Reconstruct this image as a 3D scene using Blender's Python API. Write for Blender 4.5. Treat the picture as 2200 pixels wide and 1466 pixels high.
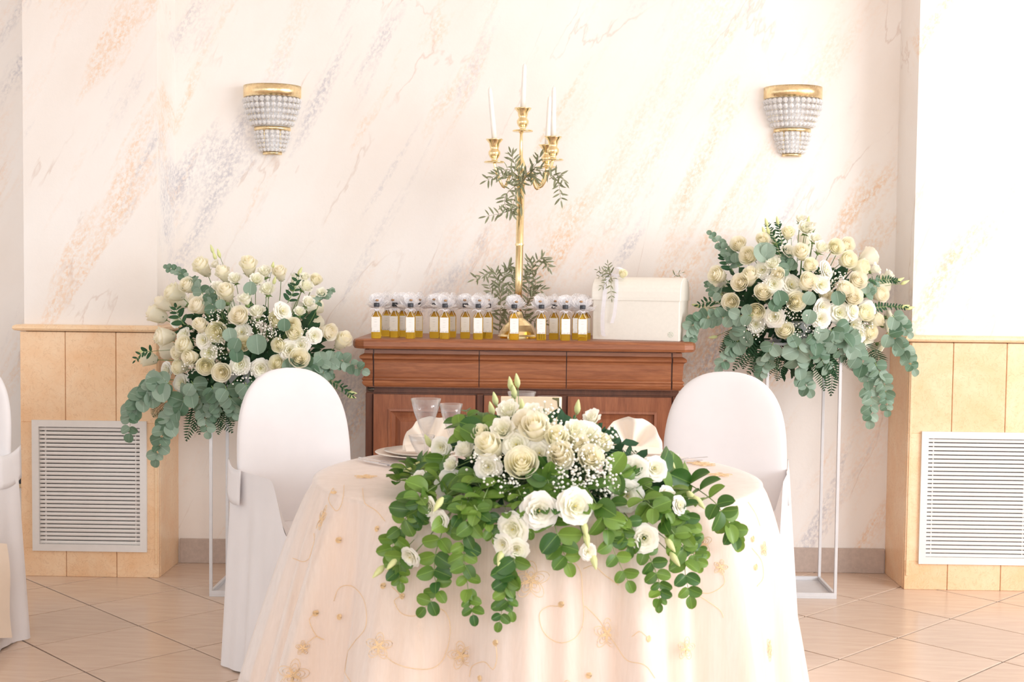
import bpy, bmesh, math, random
from mathutils import Vector as V, Matrix, noise as mn
from mathutils.bvhtree import BVHTree
random.seed(7)
for o in list(bpy.data.objects): bpy.data.objects.remove(o)
S = bpy.context.scene; COL = S.collection
pi = math.pi; sin = math.sin; cos = math.cos

# ------------------------------------------------------------------ camera
F, PITCH, ROLL, YAW, HC = 2764.0, .0497, -.0112, .0177, 1.318
def cam_axes():
    r0 = V((1, 0, 0)); f0 = V((0, cos(PITCH), -sin(PITCH))); d0 = V((0, -sin(PITCH), -cos(PITCH)))
    rr = cos(ROLL)*r0 + sin(ROLL)*d0; dd = -sin(ROLL)*r0 + cos(ROLL)*d0
    Z = Matrix.Rotation(YAW, 3, 'Z')
    return Z @ rr, Z @ dd, Z @ f0
RX, DN, FW = cam_axes(); CP = V((0, 0, HC))
cd = bpy.data.cameras.new('camera'); cam = bpy.data.objects.new('camera', cd); COL.objects.link(cam)
cd.sensor_width = 36; cd.lens = F/2200*36; cd.clip_start = .05
cam.matrix_world = Matrix(((RX.x, -DN.x, -FW.x, CP.x), (RX.y, -DN.y, -FW.y, CP.y), (RX.z, -DN.z, -FW.z, CP.z), (0, 0, 0, 1)))
cd.dof.use_dof = True; cd.dof.focus_distance = 5.1; cd.dof.aperture_fstop = 7.1
S.camera = cam
S.cycles.max_bounces = 16; S.cycles.diffuse_bounces = 9; S.cycles.transparent_max_bounces = 24
def ray(u, v): return RX*((u-1100)/F) + DN*((v-733)/F) + FW
def atY(u, v, y): d = ray(u, v); return CP + d*(y/d.y)
def atZ(u, v, z): d = ray(u, v); return CP + d*((z-HC)/d.z)
def lc5(x, y): return 740+x/2.59, 800+y/2.59
def lc6(x, y): return 1140+x/2.59, 800+y/2.59
def lc1(x, y): return x/2.75, 480+y/2.75
def lc2(x, y): return 1400+x/2.75, 430+y/2.75

# ------------------------------------------------------------------ light
S.view_settings.view_transform = 'Standard'; S.view_settings.look = 'None'; S.view_settings.gamma = 1
S.view_settings.use_curve_mapping = False; S.view_settings.exposure = .28
w = bpy.data.worlds.new('world'); S.world = w; w.use_nodes = True
w.node_tree.nodes['Background'].inputs[0].default_value = (.97, .985, 1, 1); w.node_tree.nodes['Background'].inputs[1].default_value = 1.0
def area(name, loc, to, sx, sy, e, col=(1, 1, 1)):
    l = bpy.data.lights.new(name, 'AREA'); l.shape = 'RECTANGLE'; l.size = sx; l.size_y = sy; l.energy = e; l.color = col
    o = bpy.data.objects.new(name, l); COL.objects.link(o); o.location = loc
    o.rotation_euler = (V(to)-V(loc)).to_track_quat('-Z', 'Y').to_euler(); return o
area('daylight_from_side_windows', (5.4, 1.2, 2.1), (0, 4.8, 1.0), 3.6, 2.0, 210, (.97, .985, 1))
area('daylight_from_front_windows', (-.8, -3.6, 2.2), (0, 5.0, 1.1), 5.0, 2.2, 95, (.97, .985, 1))

# ------------------------------------------------------------------ materials
def nt(name):
    m = bpy.data.materials.new(name); m.use_nodes = True; t = m.node_tree; return m, t, t.nodes['Principled BSDF'], t.nodes['Material Output']
def node(t, typ, **kw):
    n = t.nodes.new(typ)
    for k, v in kw.items():
        if k in n.inputs: n.inputs[k].default_value = v
        else: setattr(n, k, v)
    return n
def ramp(t, stops, fac):
    n = t.nodes.new('ShaderNodeValToRGB'); e = n.color_ramp.elements
    while len(e) < len(stops): e.new(.5)
    for i, (p_, c) in enumerate(stops): e[i].position = p_; e[i].color = (*c, 1) if len(c) == 3 else c
    t.links.new(fac, n.inputs[0]); return n.outputs[0]
def mixc(t, fac, a, b, blend='MIX'):
    n = t.nodes.new('ShaderNodeMix'); n.data_type = 'RGBA'; n.blend_type = blend
    for s, val in ((0, fac), (6, a), (7, b)):
        if hasattr(val, 'links'): t.links.new(val, n.inputs[s])
        else: n.inputs[s].default_value = val if s == 0 else (*val, 1)
    return n.outputs[2]
def coords(t, scale=(1, 1, 1), rot=(0, 0, 0), loc=(0, 0, 0), kind='Object'):
    c = node(t, 'ShaderNodeTexCoord'); m = node(t, 'ShaderNodeMapping'); m.inputs['Scale'].default_value = scale; m.inputs['Rotation'].default_value = rot; m.inputs['Location'].default_value = loc
    if any(rot):
        m0 = node(t, 'ShaderNodeMapping'); m0.inputs['Rotation'].default_value = rot; m.inputs['Rotation'].default_value = (0, 0, 0); t.links.new(c.outputs[kind], m0.inputs[0]); t.links.new(m0.outputs[0], m.inputs[0])
    else: t.links.new(c.outputs[kind], m.inputs[0])
    return m.outputs[0]
def nz(t, vec, scale, detail=4, rough=.55, dist=0):
    n = node(t, 'ShaderNodeTexNoise'); n.inputs['Scale'].default_value = scale; n.inputs['Detail'].default_value = detail; n.inputs['Roughness'].default_value = rough; n.inputs['Distortion'].default_value = dist
    t.links.new(vec, n.inputs['Vector']); return n.outputs['Fac']
def bump(t, b, h, strength=.2, dist=.002):
    n = node(t, 'ShaderNodeBump'); n.inputs['Strength'].default_value = strength; n.inputs['Distance'].default_value = dist
    t.links.new(h, n.inputs['Height']); t.links.new(n.outputs[0], b.inputs['Normal'])
def plain(name, col, rough=.5, metal=0, var=.06, scale=30, bmp=0, trans=0, ior=1.45, sss=0, rnd=0, sheen=0):
    m, t, b, o = nt(name); b.inputs['Roughness'].default_value = rough; b.inputs['Metallic'].default_value = metal
    b.inputs['Transmission Weight'].default_value = trans; b.inputs['IOR'].default_value = ior; b.inputs['Sheen Weight'].default_value = sheen
    vec = coords(t); f_ = nz(t, vec, scale)
    lo = tuple(max(0, c*(1-var)) for c in col); hi = tuple(min(1, c*(1+var)) for c in col)
    c = ramp(t, [(.3, lo), (.7, hi)], f_)
    if rnd:
        oi = node(t, 'ShaderNodeObjectInfo'); c = mixc(t, 1.0, c, ramp(t, [(0, (1-rnd,)*3), (1, (1, 1, 1))], oi.outputs['Random']), 'MULTIPLY')
    t.links.new(c, b.inputs['Base Color'])
    if sss: b.inputs['Subsurface Weight'].default_value = sss; b.inputs['Subsurface Radius'].default_value = (.02, .015, .01)
    if bmp: bump(t, b, f_, bmp)
    return m
def leafmat(name, c1, c2, rough=.5, tl=.25):
    m, t, b, o = nt(name); oi = node(t, 'ShaderNodeObjectInfo')
    c = ramp(t, [(0, c1), (1, c2)], oi.outputs['Random']); f_ = nz(t, coords(t), 40)
    c = mixc(t, .5, c, ramp(t, [(.3, (.75,)*3), (.7, (1, 1, 1))], f_), 'MULTIPLY')
    tc = node(t, 'ShaderNodeTexCoord'); sp = node(t, 'ShaderNodeSeparateXYZ'); t.links.new(tc.outputs['Object'], sp.inputs[0]); ab = node(t, 'ShaderNodeMath', operation='ABSOLUTE'); t.links.new(sp.outputs[0], ab.inputs[0])
    c = mixc(t, ramp(t, [(.006, (.25,)*3), (.022, (0,)*3)], ab.outputs[0]), c, tuple(min(1, x*2.2+.06) for x in c2))
    t.links.new(c, b.inputs['Base Color']); b.inputs['Roughness'].default_value = rough
    tr = node(t, 'ShaderNodeBsdfTranslucent'); t.links.new(c, tr.inputs[0]); mx = node(t, 'ShaderNodeMixShader'); mx.inputs[0].default_value = tl
    t.links.new(b.outputs[0], mx.inputs[1]); t.links.new(tr.outputs[0], mx.inputs[2]); t.links.new(mx.outputs[0], o.inputs[0]); return m
def petalmat(name, c_out, c_in, tl=.3):
    m, t, b, o = nt(name); g = node(t, 'ShaderNodeTexCoord'); sp = node(t, 'ShaderNodeSeparateXYZ'); t.links.new(g.outputs['Object'], sp.inputs[0])
    ln = node(t, 'ShaderNodeVectorMath', operation='LENGTH'); cx = node(t, 'ShaderNodeCombineXYZ'); t.links.new(sp.outputs[0], cx.inputs[0]); t.links.new(sp.outputs[1], cx.inputs[1]); t.links.new(cx.outputs[0], ln.inputs[0])
    oi = node(t, 'ShaderNodeObjectInfo')
    c = ramp(t, [(.08, c_in), (.75, c_out)], ln.outputs['Value']); c = mixc(t, .6, c, ramp(t, [(0, (1, 1, .92)), (1, (1, .98, .96))], oi.outputs['Random']), 'MULTIPLY')
    t.links.new(c, b.inputs['Base Color']); b.inputs['Roughness'].default_value = .55
    tr = node(t, 'ShaderNodeBsdfTranslucent'); t.links.new(c, tr.inputs[0]); mx = node(t, 'ShaderNodeMixShader'); mx.inputs[0].default_value = tl
    t.links.new(b.outputs[0], mx.inputs[1]); t.links.new(tr.outputs[0], mx.inputs[2]); t.links.new(mx.outputs[0], o.inputs[0]); return m
def sheermat(name, col, alpha, rough=.6, scale=60, avar=.25, stretch=(1, 1, 1)):
    m, t, b, o = nt(name); b.inputs['Base Color'].default_value = (*col, 1); b.inputs['Roughness'].default_value = rough; b.inputs['Sheen Weight'].default_value = .3
    tl = node(t, 'ShaderNodeBsdfTranslucent'); tl.inputs[0].default_value = (*col, 1); m0 = node(t, 'ShaderNodeMixShader'); m0.inputs[0].default_value = .35
    t.links.new(b.outputs[0], m0.inputs[1]); t.links.new(tl.outputs[0], m0.inputs[2])
    tp = node(t, 'ShaderNodeBsdfTransparent'); mx = node(t, 'ShaderNodeMixShader')
    f_ = nz(t, coords(t, stretch), scale); a = ramp(t, [(.3, (alpha-avar/2,)*3), (.7, (alpha+avar/2,)*3)], f_)
    lw = node(t, 'ShaderNodeLayerWeight'); lw.inputs['Blend'].default_value = .35; a = mixc(t, lw.outputs['Facing'], a, (.95, .95, .95))
    t.links.new(a, mx.inputs[0]); t.links.new(tp.outputs[0], mx.inputs[1]); t.links.new(m0.outputs[0], mx.inputs[2]); t.links.new(mx.outputs[0], o.inputs[0]); return m
def thinglass(name, dif):
    m, t, b, o = nt(name); b.inputs['Base Color'].default_value = (.93, .94, .97, 1); b.inputs['Roughness'].default_value = .15
    tp = node(t, 'ShaderNodeBsdfTransparent'); tp.inputs[0].default_value = (.97, .975, .98, 1); gl = node(t, 'ShaderNodeBsdfGlossy'); gl.inputs['Roughness'].default_value = .03
    fr = node(t, 'ShaderNodeLayerWeight'); fr.inputs['Blend'].default_value = .22; m1 = node(t, 'ShaderNodeMixShader'); t.links.new(fr.outputs['Facing'], m1.inputs[0]); t.links.new(tp.outputs[0], m1.inputs[1]); t.links.new(gl.outputs[0], m1.inputs[2])
    m2 = node(t, 'ShaderNodeMixShader'); a = ramp(t, [(.35, (dif*.6,)*3), (.65, (min(1, dif*1.4),)*3)], nz(t, coords(t), 90)); t.links.new(a, m2.inputs[0]); t.links.new(m1.outputs[0], m2.inputs[1]); t.links.new(b.outputs[0], m2.inputs[2]); t.links.new(m2.outputs[0], o.inputs[0]); return m
def plaster(name):
    m, t, b, o = nt(name); b.inputs['Roughness'].default_value = .75; b.inputs['Specular IOR Level'].default_value = .2
    # streaks lean from upper right to lower left
    rot = (0, math.radians(-28), 0)
    base = ramp(t, [(.3, (.83, .77, .72)), (.55, (.875, .84, .81)), (.75, (.905, .893, .88))], nz(t, coords(t, (1, 1, .6), rot), 1.6, 5))
    def streak(loc, sc, lo, hi):
        a = nz(t, coords(t, (2.6, 1, .42), rot, loc), sc, 4, .6, .4); g = nz(t, coords(t, (1, 1, .6), rot, loc), 85, 3, .7)
        a = ramp(t, [(lo, (0,)*3), (hi, (1,)*3)], a); g = ramp(t, [(.40, (0,)*3), (.62, (1,)*3)], g)
        return mixc(t, 1.0, a, g, 'MULTIPLY')
    def sc_(x, k):
        n = node(t, 'ShaderNodeMath', operation='MULTIPLY'); t.links.new(x, n.inputs[0]); n.inputs[1].default_value = k; return n.outputs[0]
    c = mixc(t, sc_(streak((3, 0, 1), 1.7, .56, .68), .8), base, (.80, .52, .31))
    c = mixc(t, sc_(streak((13, 5, 4), 1.9, .57, .69), .7), c, (.50, .50, .56))
    c = mixc(t, sc_(streak((23, 9, 7), 1.4, .55, .72), .5), c, (.85, .56, .38))
    l = nz(t, coords(t, (1.3, 1, .35), rot, (5, 2, 9)), 1.7, 6, .55, .3)
    l = ramp(t, [(.494, (0,)*3), (.4985, (1,)*3), (.5015, (1,)*3), (.506, (0,)*3)], l)
    l2 = nz(t, coords(t, (1, 1, 1), rot, (9, 2, 1)), 2.3, 3); l2 = ramp(t, [(.48, (0,)*3), (.6, (1,)*3)], l2)
    c = mixc(t, sc_(mixc(t, 1.0, l, l2, 'MULTIPLY'), .38), c, (.55, .40, .33))
    t.links.new(c, b.inputs['Base Color']); bump(t, b, nz(t, coords(t), 45, 5), .25, .003); return m
def marble(name, c1, c2):
    m, t, b, o = nt(name); b.inputs['Roughness'].default_value = .28; oi = node(t, 'ShaderNodeObjectInfo')
    g = coords(t); f_ = nz(t, g, 6, 8, .7, .5); c = ramp(t, [(.32, c1), (.68, c2)], f_)
    v_ = nz(t, g, 22, 6, .6, 1.5); v_ = ramp(t, [(.485, (0,)*3), (.5, (.5,)*3), (.515, (0,)*3)], v_)
    c = mixc(t, v_, c, (.60, .33, .16)); c = mixc(t, 1.0, c, ramp(t, [(0, (.90, .87, .82)), (1, (1, 1, 1))], oi.outputs['Random']), 'MULTIPLY')
    t.links.new(c, b.inputs['Base Color']); return m
def wood(name, c1, c2, stretch):
    m, t, b, o = nt(name); b.inputs['Roughness'].default_value = .38
    f_ = nz(t, coords(t, stretch), 6, 6, .6, 1.2); g = nz(t, coords(t, tuple(s*4 for s in stretch)), 14, 3)
    c = ramp(t, [(.3, c1), (.7, c2)], f_); c = mixc(t, .5, c, ramp(t, [(.35, (.66,)*3), (.6, (1,)*3)], g), 'MULTIPLY')
    t.links.new(c, b.inputs['Base Color']); bump(t, b, g, .08, .001); return m
def tilemat():
    m, t, b, o = nt('floor_tile_ceramic'); b.inputs['Roughness'].default_value = .22; oi = node(t, 'ShaderNodeObjectInfo')
    c = ramp(t, [(.3, (.63, .475, .375)), (.7, (.71, .56, .45))], nz(t, coords(t, (1, 6, 1), (0, 0, .8)), 5, 6)); c = mixc(t, 1.0, c, ramp(t, [(0, (.93,)*3), (1, (1,)*3)], oi.outputs['Random']), 'MULTIPLY')
    t.links.new(c, b.inputs['Base Color']); return m
def slabfloor():
    m, t, b, o = nt('floor_far_tiling'); b.inputs['Roughness'].default_value = .35
    br = node(t, 'ShaderNodeTexBrick'); br.offset = 0; br.inputs['Scale'].default_value = 2.5; br.inputs['Mortar Size'].default_value = .006; br.inputs['Brick Width'].default_value = 1; br.inputs['Row Height'].default_value = 1
    br.inputs['Color1'].default_value = (.64, .47, .35, 1); br.inputs['Color2'].default_value = (.66, .49, .37, 1); br.inputs['Mortar'].default_value = (.16, .12, .10, 1)
    t.links.new(coords(t, rot=(0, 0, pi/4)), br.inputs['Vector']); t.links.new(br.outputs[0], b.inputs['Base Color']); return m
M = dict(
 plaster=plaster('marbled_plaster'), marble=marble('ochre_marble', (.88, .57, .33), (.94, .72, .50)), cap=marble('ochre_marble_cap', (.90, .62, .37), (.93, .72, .50)),
 tile=tilemat(), slab=slabfloor(), grout=plain('grout', (.10, .08, .07), .8), base=plain('grey_beige_baseboard', (.50, .41, .36), .4, scale=60, var=.08),
 ceil=plain('white_ceiling', (.85, .83, .80), .8), vent=plain('pale_grey_metal', (.78, .76, .74), .4, var=.02), dark=plain('dark_void', (.05, .048, .05), .8),
 woodx=wood('cherry_wood_across', (.23, .072, .029), (.41, .158, .066), (.5, 3, 6)), woodz=wood('cherry_wood_upright', (.23, .073, .032), (.35, .128, .058), (6, 3, .5)), woodd=wood('cherry_wood_dark', (.11, .036, .018), (.17, .06, .028), (6, 3, .5)),
 bronze=plain('dark_bronze', (.12, .10, .08), .4, .7), gold=plain('polished_gold', (.98, .78, .45), .17, 1, .08, 60), goldt=plain('gold_thread', (.88, .66, .40), .45, .15), goldb=plain('hammered_gold', (.98, .75, .45), .27, 1, .12, 90, .5),
 crystal=thinglass('crystal', .50), wax=plain('white_wax', (.94, .92, .88), .4, sss=.2, var=.02), white=plain('white_painted_metal', (.66, .66, .68), .4, var=.03), frost=plain('frosted_glass', (.93, .94, .96), .4, var=.02),
 cover=plain('white_chair_cloth', (.745, .73, .745), .85, var=.025, scale=7, bmp=.12, sheen=.2), ivory=plain('ivory_satin', (.88, .77, .65), .5, var=.03, scale=12, sheen=.2), napkin=plain('cream_satin_napkin', (.90, .82, .73), .45, var=.03, scale=12, sheen=.2),
 under=plain('peach_undercloth', (.85, .67, .54), .6, var=.03, scale=4, sheen=.2), organza=sheermat('white_organza', (.92, .915, .92), .40, .35, 7, .34, (3, 3, .15)), tulle=sheermat('white_tulle', (.95, .95, .97), .50, .6, 160, .5),
 ribbon=sheermat('white_ribbon', (.93, .93, 1), .92, .4, 40, .1), glass=thinglass('clear_glass', .05), oilglass=plain('golden_olive_oil', (.83, .57, .06), .05, trans=.8, ior=1.38, var=.03), capb=plain('black_bottle_cap', (.035, .04, .05), .35),
 paper=plain('white_label_paper', (.86, .85, .83), .7, var=.02), ink=plain('grey_green_print', (.36, .36, .31), .7), charm=plain('brown_wooden_charm', (.42, .25, .13), .5, var=.4, scale=300), box=plain('white_leatherette', (.82, .80, .735), .5, var=.02, scale=90, bmp=.08), sage=plain('sage_print', (.58, .68, .55), .6),
 card=plain('beige_card_cover', (.78, .66, .48), .6, var=.04), page=plain('white_pages', (.90, .88, .85), .7), china=plain('ivory_china', (.86, .81, .75), .2, var=.02), steel=plain('stainless_steel', (.70, .69, .72), .22, 1, .05), ivp=plain('ivory_plastic', (.80, .62, .38), .4), 
 rose=petalmat('cream_rose_petal', (.985, .98, .915), (.985, .96, .85), .42), lis=petalmat('white_lisianthus_petal', (.97, .965, .965), (.96, .96, .86), .3), yolk=plain('yellow_stamen', (.66, .58, .20), .6), bud=plain('green_white_bud', (.66, .70, .34), .55, var=.2, scale=60),
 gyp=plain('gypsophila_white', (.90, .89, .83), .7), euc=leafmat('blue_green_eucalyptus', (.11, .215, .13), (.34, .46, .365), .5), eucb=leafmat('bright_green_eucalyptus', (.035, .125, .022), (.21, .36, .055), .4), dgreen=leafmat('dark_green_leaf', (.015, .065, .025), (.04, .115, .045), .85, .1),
 olive=leafmat('olive_leaf', (.15, .17, .08), (.30, .32, .20), .5, .15), stem=plain('green_stem', (.20, .30, .11), .6), twig=plain('olive_twig', (.26, .22, .13), .7), foam=plain('green_floral_foam', (.03, .09, .04), .9),
)

# ------------------------------------------------------------------ mesh helpers
class MB:
    def __init__(s): s.v = []; s.f = []
    def add(s, vs, fs):
        o = len(s.v); s.v += [tuple(x) for x in vs]; s.f += [tuple(i+o for i in f) for f in fs]; return s
    def box(s, a, b):
        (x0, y0, z0), (x1, y1, z1) = a, b
        return s.add([(x0, y0, z0), (x1, y0, z0), (x1, y1, z0), (x0, y1, z0), (x0, y0, z1), (x1, y0, z1), (x1, y1, z1), (x0, y1, z1)],
                     [(3, 2, 1, 0), (4, 5, 6, 7), (0, 1, 5, 4), (1, 2, 6, 5), (2, 3, 7, 6), (3, 0, 4, 7)])
    def grid(s, fn, nu, nv, closeu=False):
        vs = [fn(i/(nu if closeu else nu-1), j/(nv-1)) for j in range(nv) for i in range(nu)]
        fs = [(j*nu+i, j*nu+(i+1) % nu, (j+1)*nu+(i+1) % nu, (j+1)*nu+i) for j in range(nv-1) for i in range(nu if closeu else nu-1)]
        return s.add(vs, fs)
    def lathe(s, prof, n=20, c=(0, 0, 0), a0=0, a1=2*pi, M_=None):
        full = abs(a1-a0-2*pi) < 1e-6; k = n if full else n+1
        vs = []
        for r, z in prof:
            for i in range(k):
                a = a0+(a1-a0)*i/n; q = V((r*cos(a), r*sin(a), z))
                if M_: q = M_ @ q
                vs.append(q+V(c))
        fs = [(j*k+i, j*k+(i+1) % k, (j+1)*k+(i+1) % k, (j+1)*k+i) for j in range(len(prof)-1) for i in range(k if full else k-1)]
        return s.add(vs, fs)
    def tube(s, pts, r, n=6, cap=True):
        pts = [V(p) for p in pts]; rs = r if isinstance(r, (list, tuple)) else [r]*len(pts); vs = []; up = V((.3, .2, 1)).normalized()
        for i, p_ in enumerate(pts):
            t_ = (pts[min(i+1, len(pts)-1)]-pts[max(i-1, 0)]).normalized(); a = t_.cross(up)
            if a.length < 1e-3: a = t_.cross(V((1, 0, 0)))
            a.normalize(); b = t_.cross(a)
            vs += [p_+(a*cos(2*pi*k/n)+b*sin(2*pi*k/n))*rs[i] for k in range(n)]
        fs = [(i*n+k, i*n+(k+1) % n, (i+1)*n+(k+1) % n, (i+1)*n+k) for i in range(len(pts)-1) for k in range(n)]
        if cap: fs += [tuple(range(n-1, -1, -1)), tuple((len(pts)-1)*n+k for k in range(n))]
        return s.add(vs, fs)
    def mesh(s, name, mat, smooth=True):
        me = bpy.data.meshes.new(name); me.from_pydata(s.v, [], s.f); me.update(); me.materials.append(M[mat])
        if smooth: me.polygons.foreach_set('use_smooth', [True]*len(me.polygons)); 
        return me
    def build(s, name, mat, parent=None, smooth=True, loc=None): return inst(name, s.mesh(name, mat, smooth), parent, loc)
def inst(name, me, parent=None, loc=None, mat=None):
    o = bpy.data.objects.new(name, me); COL.objects.link(o)
    if parent is not None: o.parent = parent
    if mat is not None: o.matrix_local = mat
    elif loc is not None: o.location = loc
    return o
def rbox(name, a, b, mat, parent=None, bev=.004, seg=2):
    bm = bmesh.new(); bmesh.ops.create_cube(bm, size=1)
    for v in bm.verts: v.co = V([a[i]+(b[i]-a[i])*(v.co[i]+.5) for i in range(3)])
    bmesh.ops.bevel(bm, geom=bm.edges[:], offset=bev, segments=seg, affect='EDGES', profile=.5)
    me = bpy.data.meshes.new(name); bm.to_mesh(me); bm.free(); me.materials.append(M[mat]); return inst(name, me, parent)
def tag(o, label, cat, group=None, kind=None):
    if label: o['label'] = label
    if cat: o['category'] = cat
    if group: o['group'] = group
    if kind: o['kind'] = kind
    return o
def thing(name, loc, label, cat, group=None, rz=0):
    o = bpy.data.objects.new(name, None); COL.objects.link(o); o.location = loc; o.rotation_euler.z = rz; o.empty_display_size = .05
    return tag(o, label, cat, group)
def struct(o): o['kind'] = 'structure'; return o
def frame(p, z, xh=None, s=1, roll=0):
    z = V(z).normalized(); xh = V(xh) if xh is not None else V((.31, .5, .81)); x = (xh-z*xh.dot(z))
    if x.length < 1e-4: x = z.orthogonal()
    x.normalize(); y = z.cross(x); R_ = Matrix((x, y, z)).transposed() @ Matrix.Rotation(roll, 3, 'Z')
    sc = s if isinstance(s, (tuple, list)) else (s, s, s)
    return Matrix.Translation(V(p)) @ (R_ @ Matrix.Diagonal(sc)).to_4x4()
def crom(pts, n):
    pts = [V(p) for p in pts]; P = [pts[0]*2-pts[1]]+pts+[pts[-1]*2-pts[-2]]; out = []
    m = len(pts)-1
    for k in range(n+1):
        x = k/n*m; i = min(int(x), m-1); t = x-i; a, b, c, d = P[i:i+4]
        out.append(.5*((2*b)+(c-a)*t+(2*a-5*b+4*c-d)*t*t+(3*b-a-3*c+d)*t**3))
    return out

# ------------------------------------------------------------------ setting
YW, YP = 5.785, 5.48          # back wall, front face of the marble-clad pilasters
fl = struct(MB().box((-6, -6, -.12), (6, 6, -.006)).build('floor', 'slab', smooth=False))
T = .40
tm = bpy.data.meshes.new('tile'); bm = bmesh.new(); bmesh.ops.create_cube(bm, size=1)
for v in bm.verts: v.co = V((v.co.x*(T-.007), v.co.y*(T-.007), (v.co.z-.5)*.0055))
bmesh.ops.bevel(bm, geom=[e for e in bm.edges if all(v.co.z > -.001 for v in e.verts)], offset=.001, segments=1, affect='EDGES')
bm.to_mesh(tm); bm.free(); tm.materials.append(M['tile'])
gm = MB().box((-3.2, 2.2, -.006), (3.2, 5.99, -.004)).build('grout_bed', 'grout', fl, False)
g0 = atZ(386.9, 1265.9, 0); e1 = V((cos(pi/4), sin(pi/4), 0)); e2 = V((-sin(pi/4), cos(pi/4), 0))
for i in range(-14, 15):
    for j in range(-14, 15):
        c = g0 + e1*(i+.5)*T + e2*(j+.5)*T
        if abs(c.x) < 2.9 and 2.5 < c.y < 6.0: inst('tile', tm, fl, mat=Matrix.Translation((c.x, c.y, 0)) @ Matrix.Rotation(pi/4, 4, 'Z'))
struct(MB().box((-6, -6, 3.35), (6, 6.0, 3.45)).build('ceiling', 'ceil', smooth=False))
struct(MB().box((-6, YW, 0), (6, YW+.2, 3.35)).build('wall_back', 'plaster', smooth=False))
for nm, x0, x1 in (('baseboard_left', -6, -2.215), ('baseboard_back', -1.605, 1.588)):
    struct(rbox(nm, (x0, YW-.012, 0), (x1, YW, .112), 'base', None, .002, 1))
def pilaster(side, x0, x1, joints, gx0, gx1, gz0, gz1, zc, inner):
    wl = struct(MB().box((x0+.012, YP+.022, zc), (x1-.012, YW, 3.35)).build('wall_'+side, 'plaster', smooth=False))
    core = MB().box((x0+.02, YP+.02, 0), (gx0+.02, YW, zc)).box((gx1-.02, YP+.02, 0), (x1-.02, YW, zc)).box((gx0+.02, YP+.02, 0), (gx1-.02, YW, gz0+.02)).box((gx0+.02, YP+.02, gz1-.02), (gx1-.02, YW, zc)).box((gx0+.02, YP+.10, gz0+.02), (gx1-.02, YW, gz1-.02)).build('masonry_core', 'dark', wl, False)
    ed = [x0]+joints+[x1]
    for a, b in zip(ed[:-1], ed[1:]):
        a += .0012; b -= .0012; zt = zc-.002
        segs = [(0, gz0+.01), (gz1-.01, zt)] if a < gx1-.02 and b > gx0+.02 else [(0, zt)]
        for z0, z1 in segs: rbox('marble_slab', (a, YP, z0), (b, YP+.02, z1), 'marble', wl, .002, 1)
        if len(segs) == 2:   # stones that flank the opening
            if a < gx0: rbox('marble_slab', (a, YP, gz0+.01), (gx0+.012, YP+.02, gz1-.01), 'marble', wl, .001, 1)
            if b > gx1: rbox('marble_slab', (gx1-.012, YP, gz0+.01), (b, YP+.02, gz1-.01), 'marble', wl, .001, 1)
    xs = x1 if inner > 0 else x0
    rbox('side_slab', (min(xs, xs-inner*.02), YP+.022, 0), (max(xs, xs-inner*.02), YW, zc-.002), 'marble', wl, .002, 1)
    rbox('corner_bead', (xs-.006-inner*.012, YP-.004, .06), (xs+.006-inner*.012, YP, zc-.002), 'cap', wl, .002, 1)
    # moulded stone cap running round the top of the cladding
    pr = [(0, 0), (.018, .004), (.024, .012), (.022, .022), (.012, .028), (-.03, .030)]
    mb = MB(); pl = lambda d: [(x0-d, YW), (x0-d, YP-d), (x1+d, YP-d), (x1+d, YW)]
    mb.add([(x, y, zc+z) for d, z in pr for x, y in pl(d)], [(j*4+i, j*4+i+1, (j+1)*4+i+1, (j+1)*4+i) for j in range(len(pr)-1) for i in range(3)])
    mb.build('cap_moulding', 'cap', wl, False); return wl
a = atY(70, 902, YP); b = atY(317, 1186, YP)
gL = (a.x, b.x, b.z, a.z)
jl = [atY(140, 800, YP).x, atY(249, 800, YP).x]
pilaster('left', -2.212, -1.612, jl, gL[0], gL[1], gL[2], gL[3], atY(190, 713, YP).z, 1)
a = atY(1981, 927, YP); b = atY(1974, 1211, YP)
gR = (a.x-.003, a.x+.49, b.z, a.z)
jr = [atY(2047, 820, YP).x, atY(2162, 820, YP).x, atY(2162, 820, YP).x+.225]
pilaster('right', 1.592, 2.75, jr, gR[0], gR[1], gR[2], gR[3], atY(2050, 736, YP).z, -1)
def grille(gx, label):
    x0, x1, z0, z1 = gx; g = thing('vent_grille', ((x0+x1)/2, YP, z0), label, 'vent grille', 'louvred wall vents'); W = x1-x0; Hh = z1-z0; fw = .029
    w2 = W/2; mb = MB()
    for a, b in (((-w2, 0), (w2, fw)), ((-w2, Hh-fw), (w2, Hh)), ((-w2, fw), (-w2+fw, Hh-fw)), ((w2-fw, fw), (w2, Hh-fw))):
        mb.box((a[0], -.012, a[1]), (b[0], -.0005, b[1]))
    mb.box((-w2+fw-.003, -.0005, fw-.003), (-w2+fw, .03, Hh-fw+.003)).box((w2-fw, -.0005, fw-.003), (w2-fw+.003, .03, Hh-fw+.003))
    mb.build('frame', 'vent', g, False)
    MB().box((-w2+fw, .055, fw), (w2-fw, .06, Hh-fw)).build('backing', 'dark', g, False)
    n = 29; pitch = (Hh-2*fw)/n; sl = MB()
    pr = [(-.004, 0), (-.006, .35), (-.004, .70), (.006, .78), (.016, .62), (.018, .50)]
    L_ = w2-fw-.0005; k = len(pr)
    sl.add([(x, y, z*pitch) for x in (-L_, L_) for y, z in pr], [(i, (i+1) % k, k+(i+1) % k, k+i) for i in range(k)]+[tuple(range(k-1, -1, -1)), tuple(range(k, 2*k))])
    me = sl.mesh('slat', 'vent', False)
    for i in range(n): inst('slat', me, g, (0, .004, fw+i*pitch+.001))
    for x in (-w2+fw+.025, w2-fw-.022): MB().box((x-.002, .002, fw), (x+.002, .012, Hh-fw)).build('mullion', 'vent', g, False)
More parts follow.
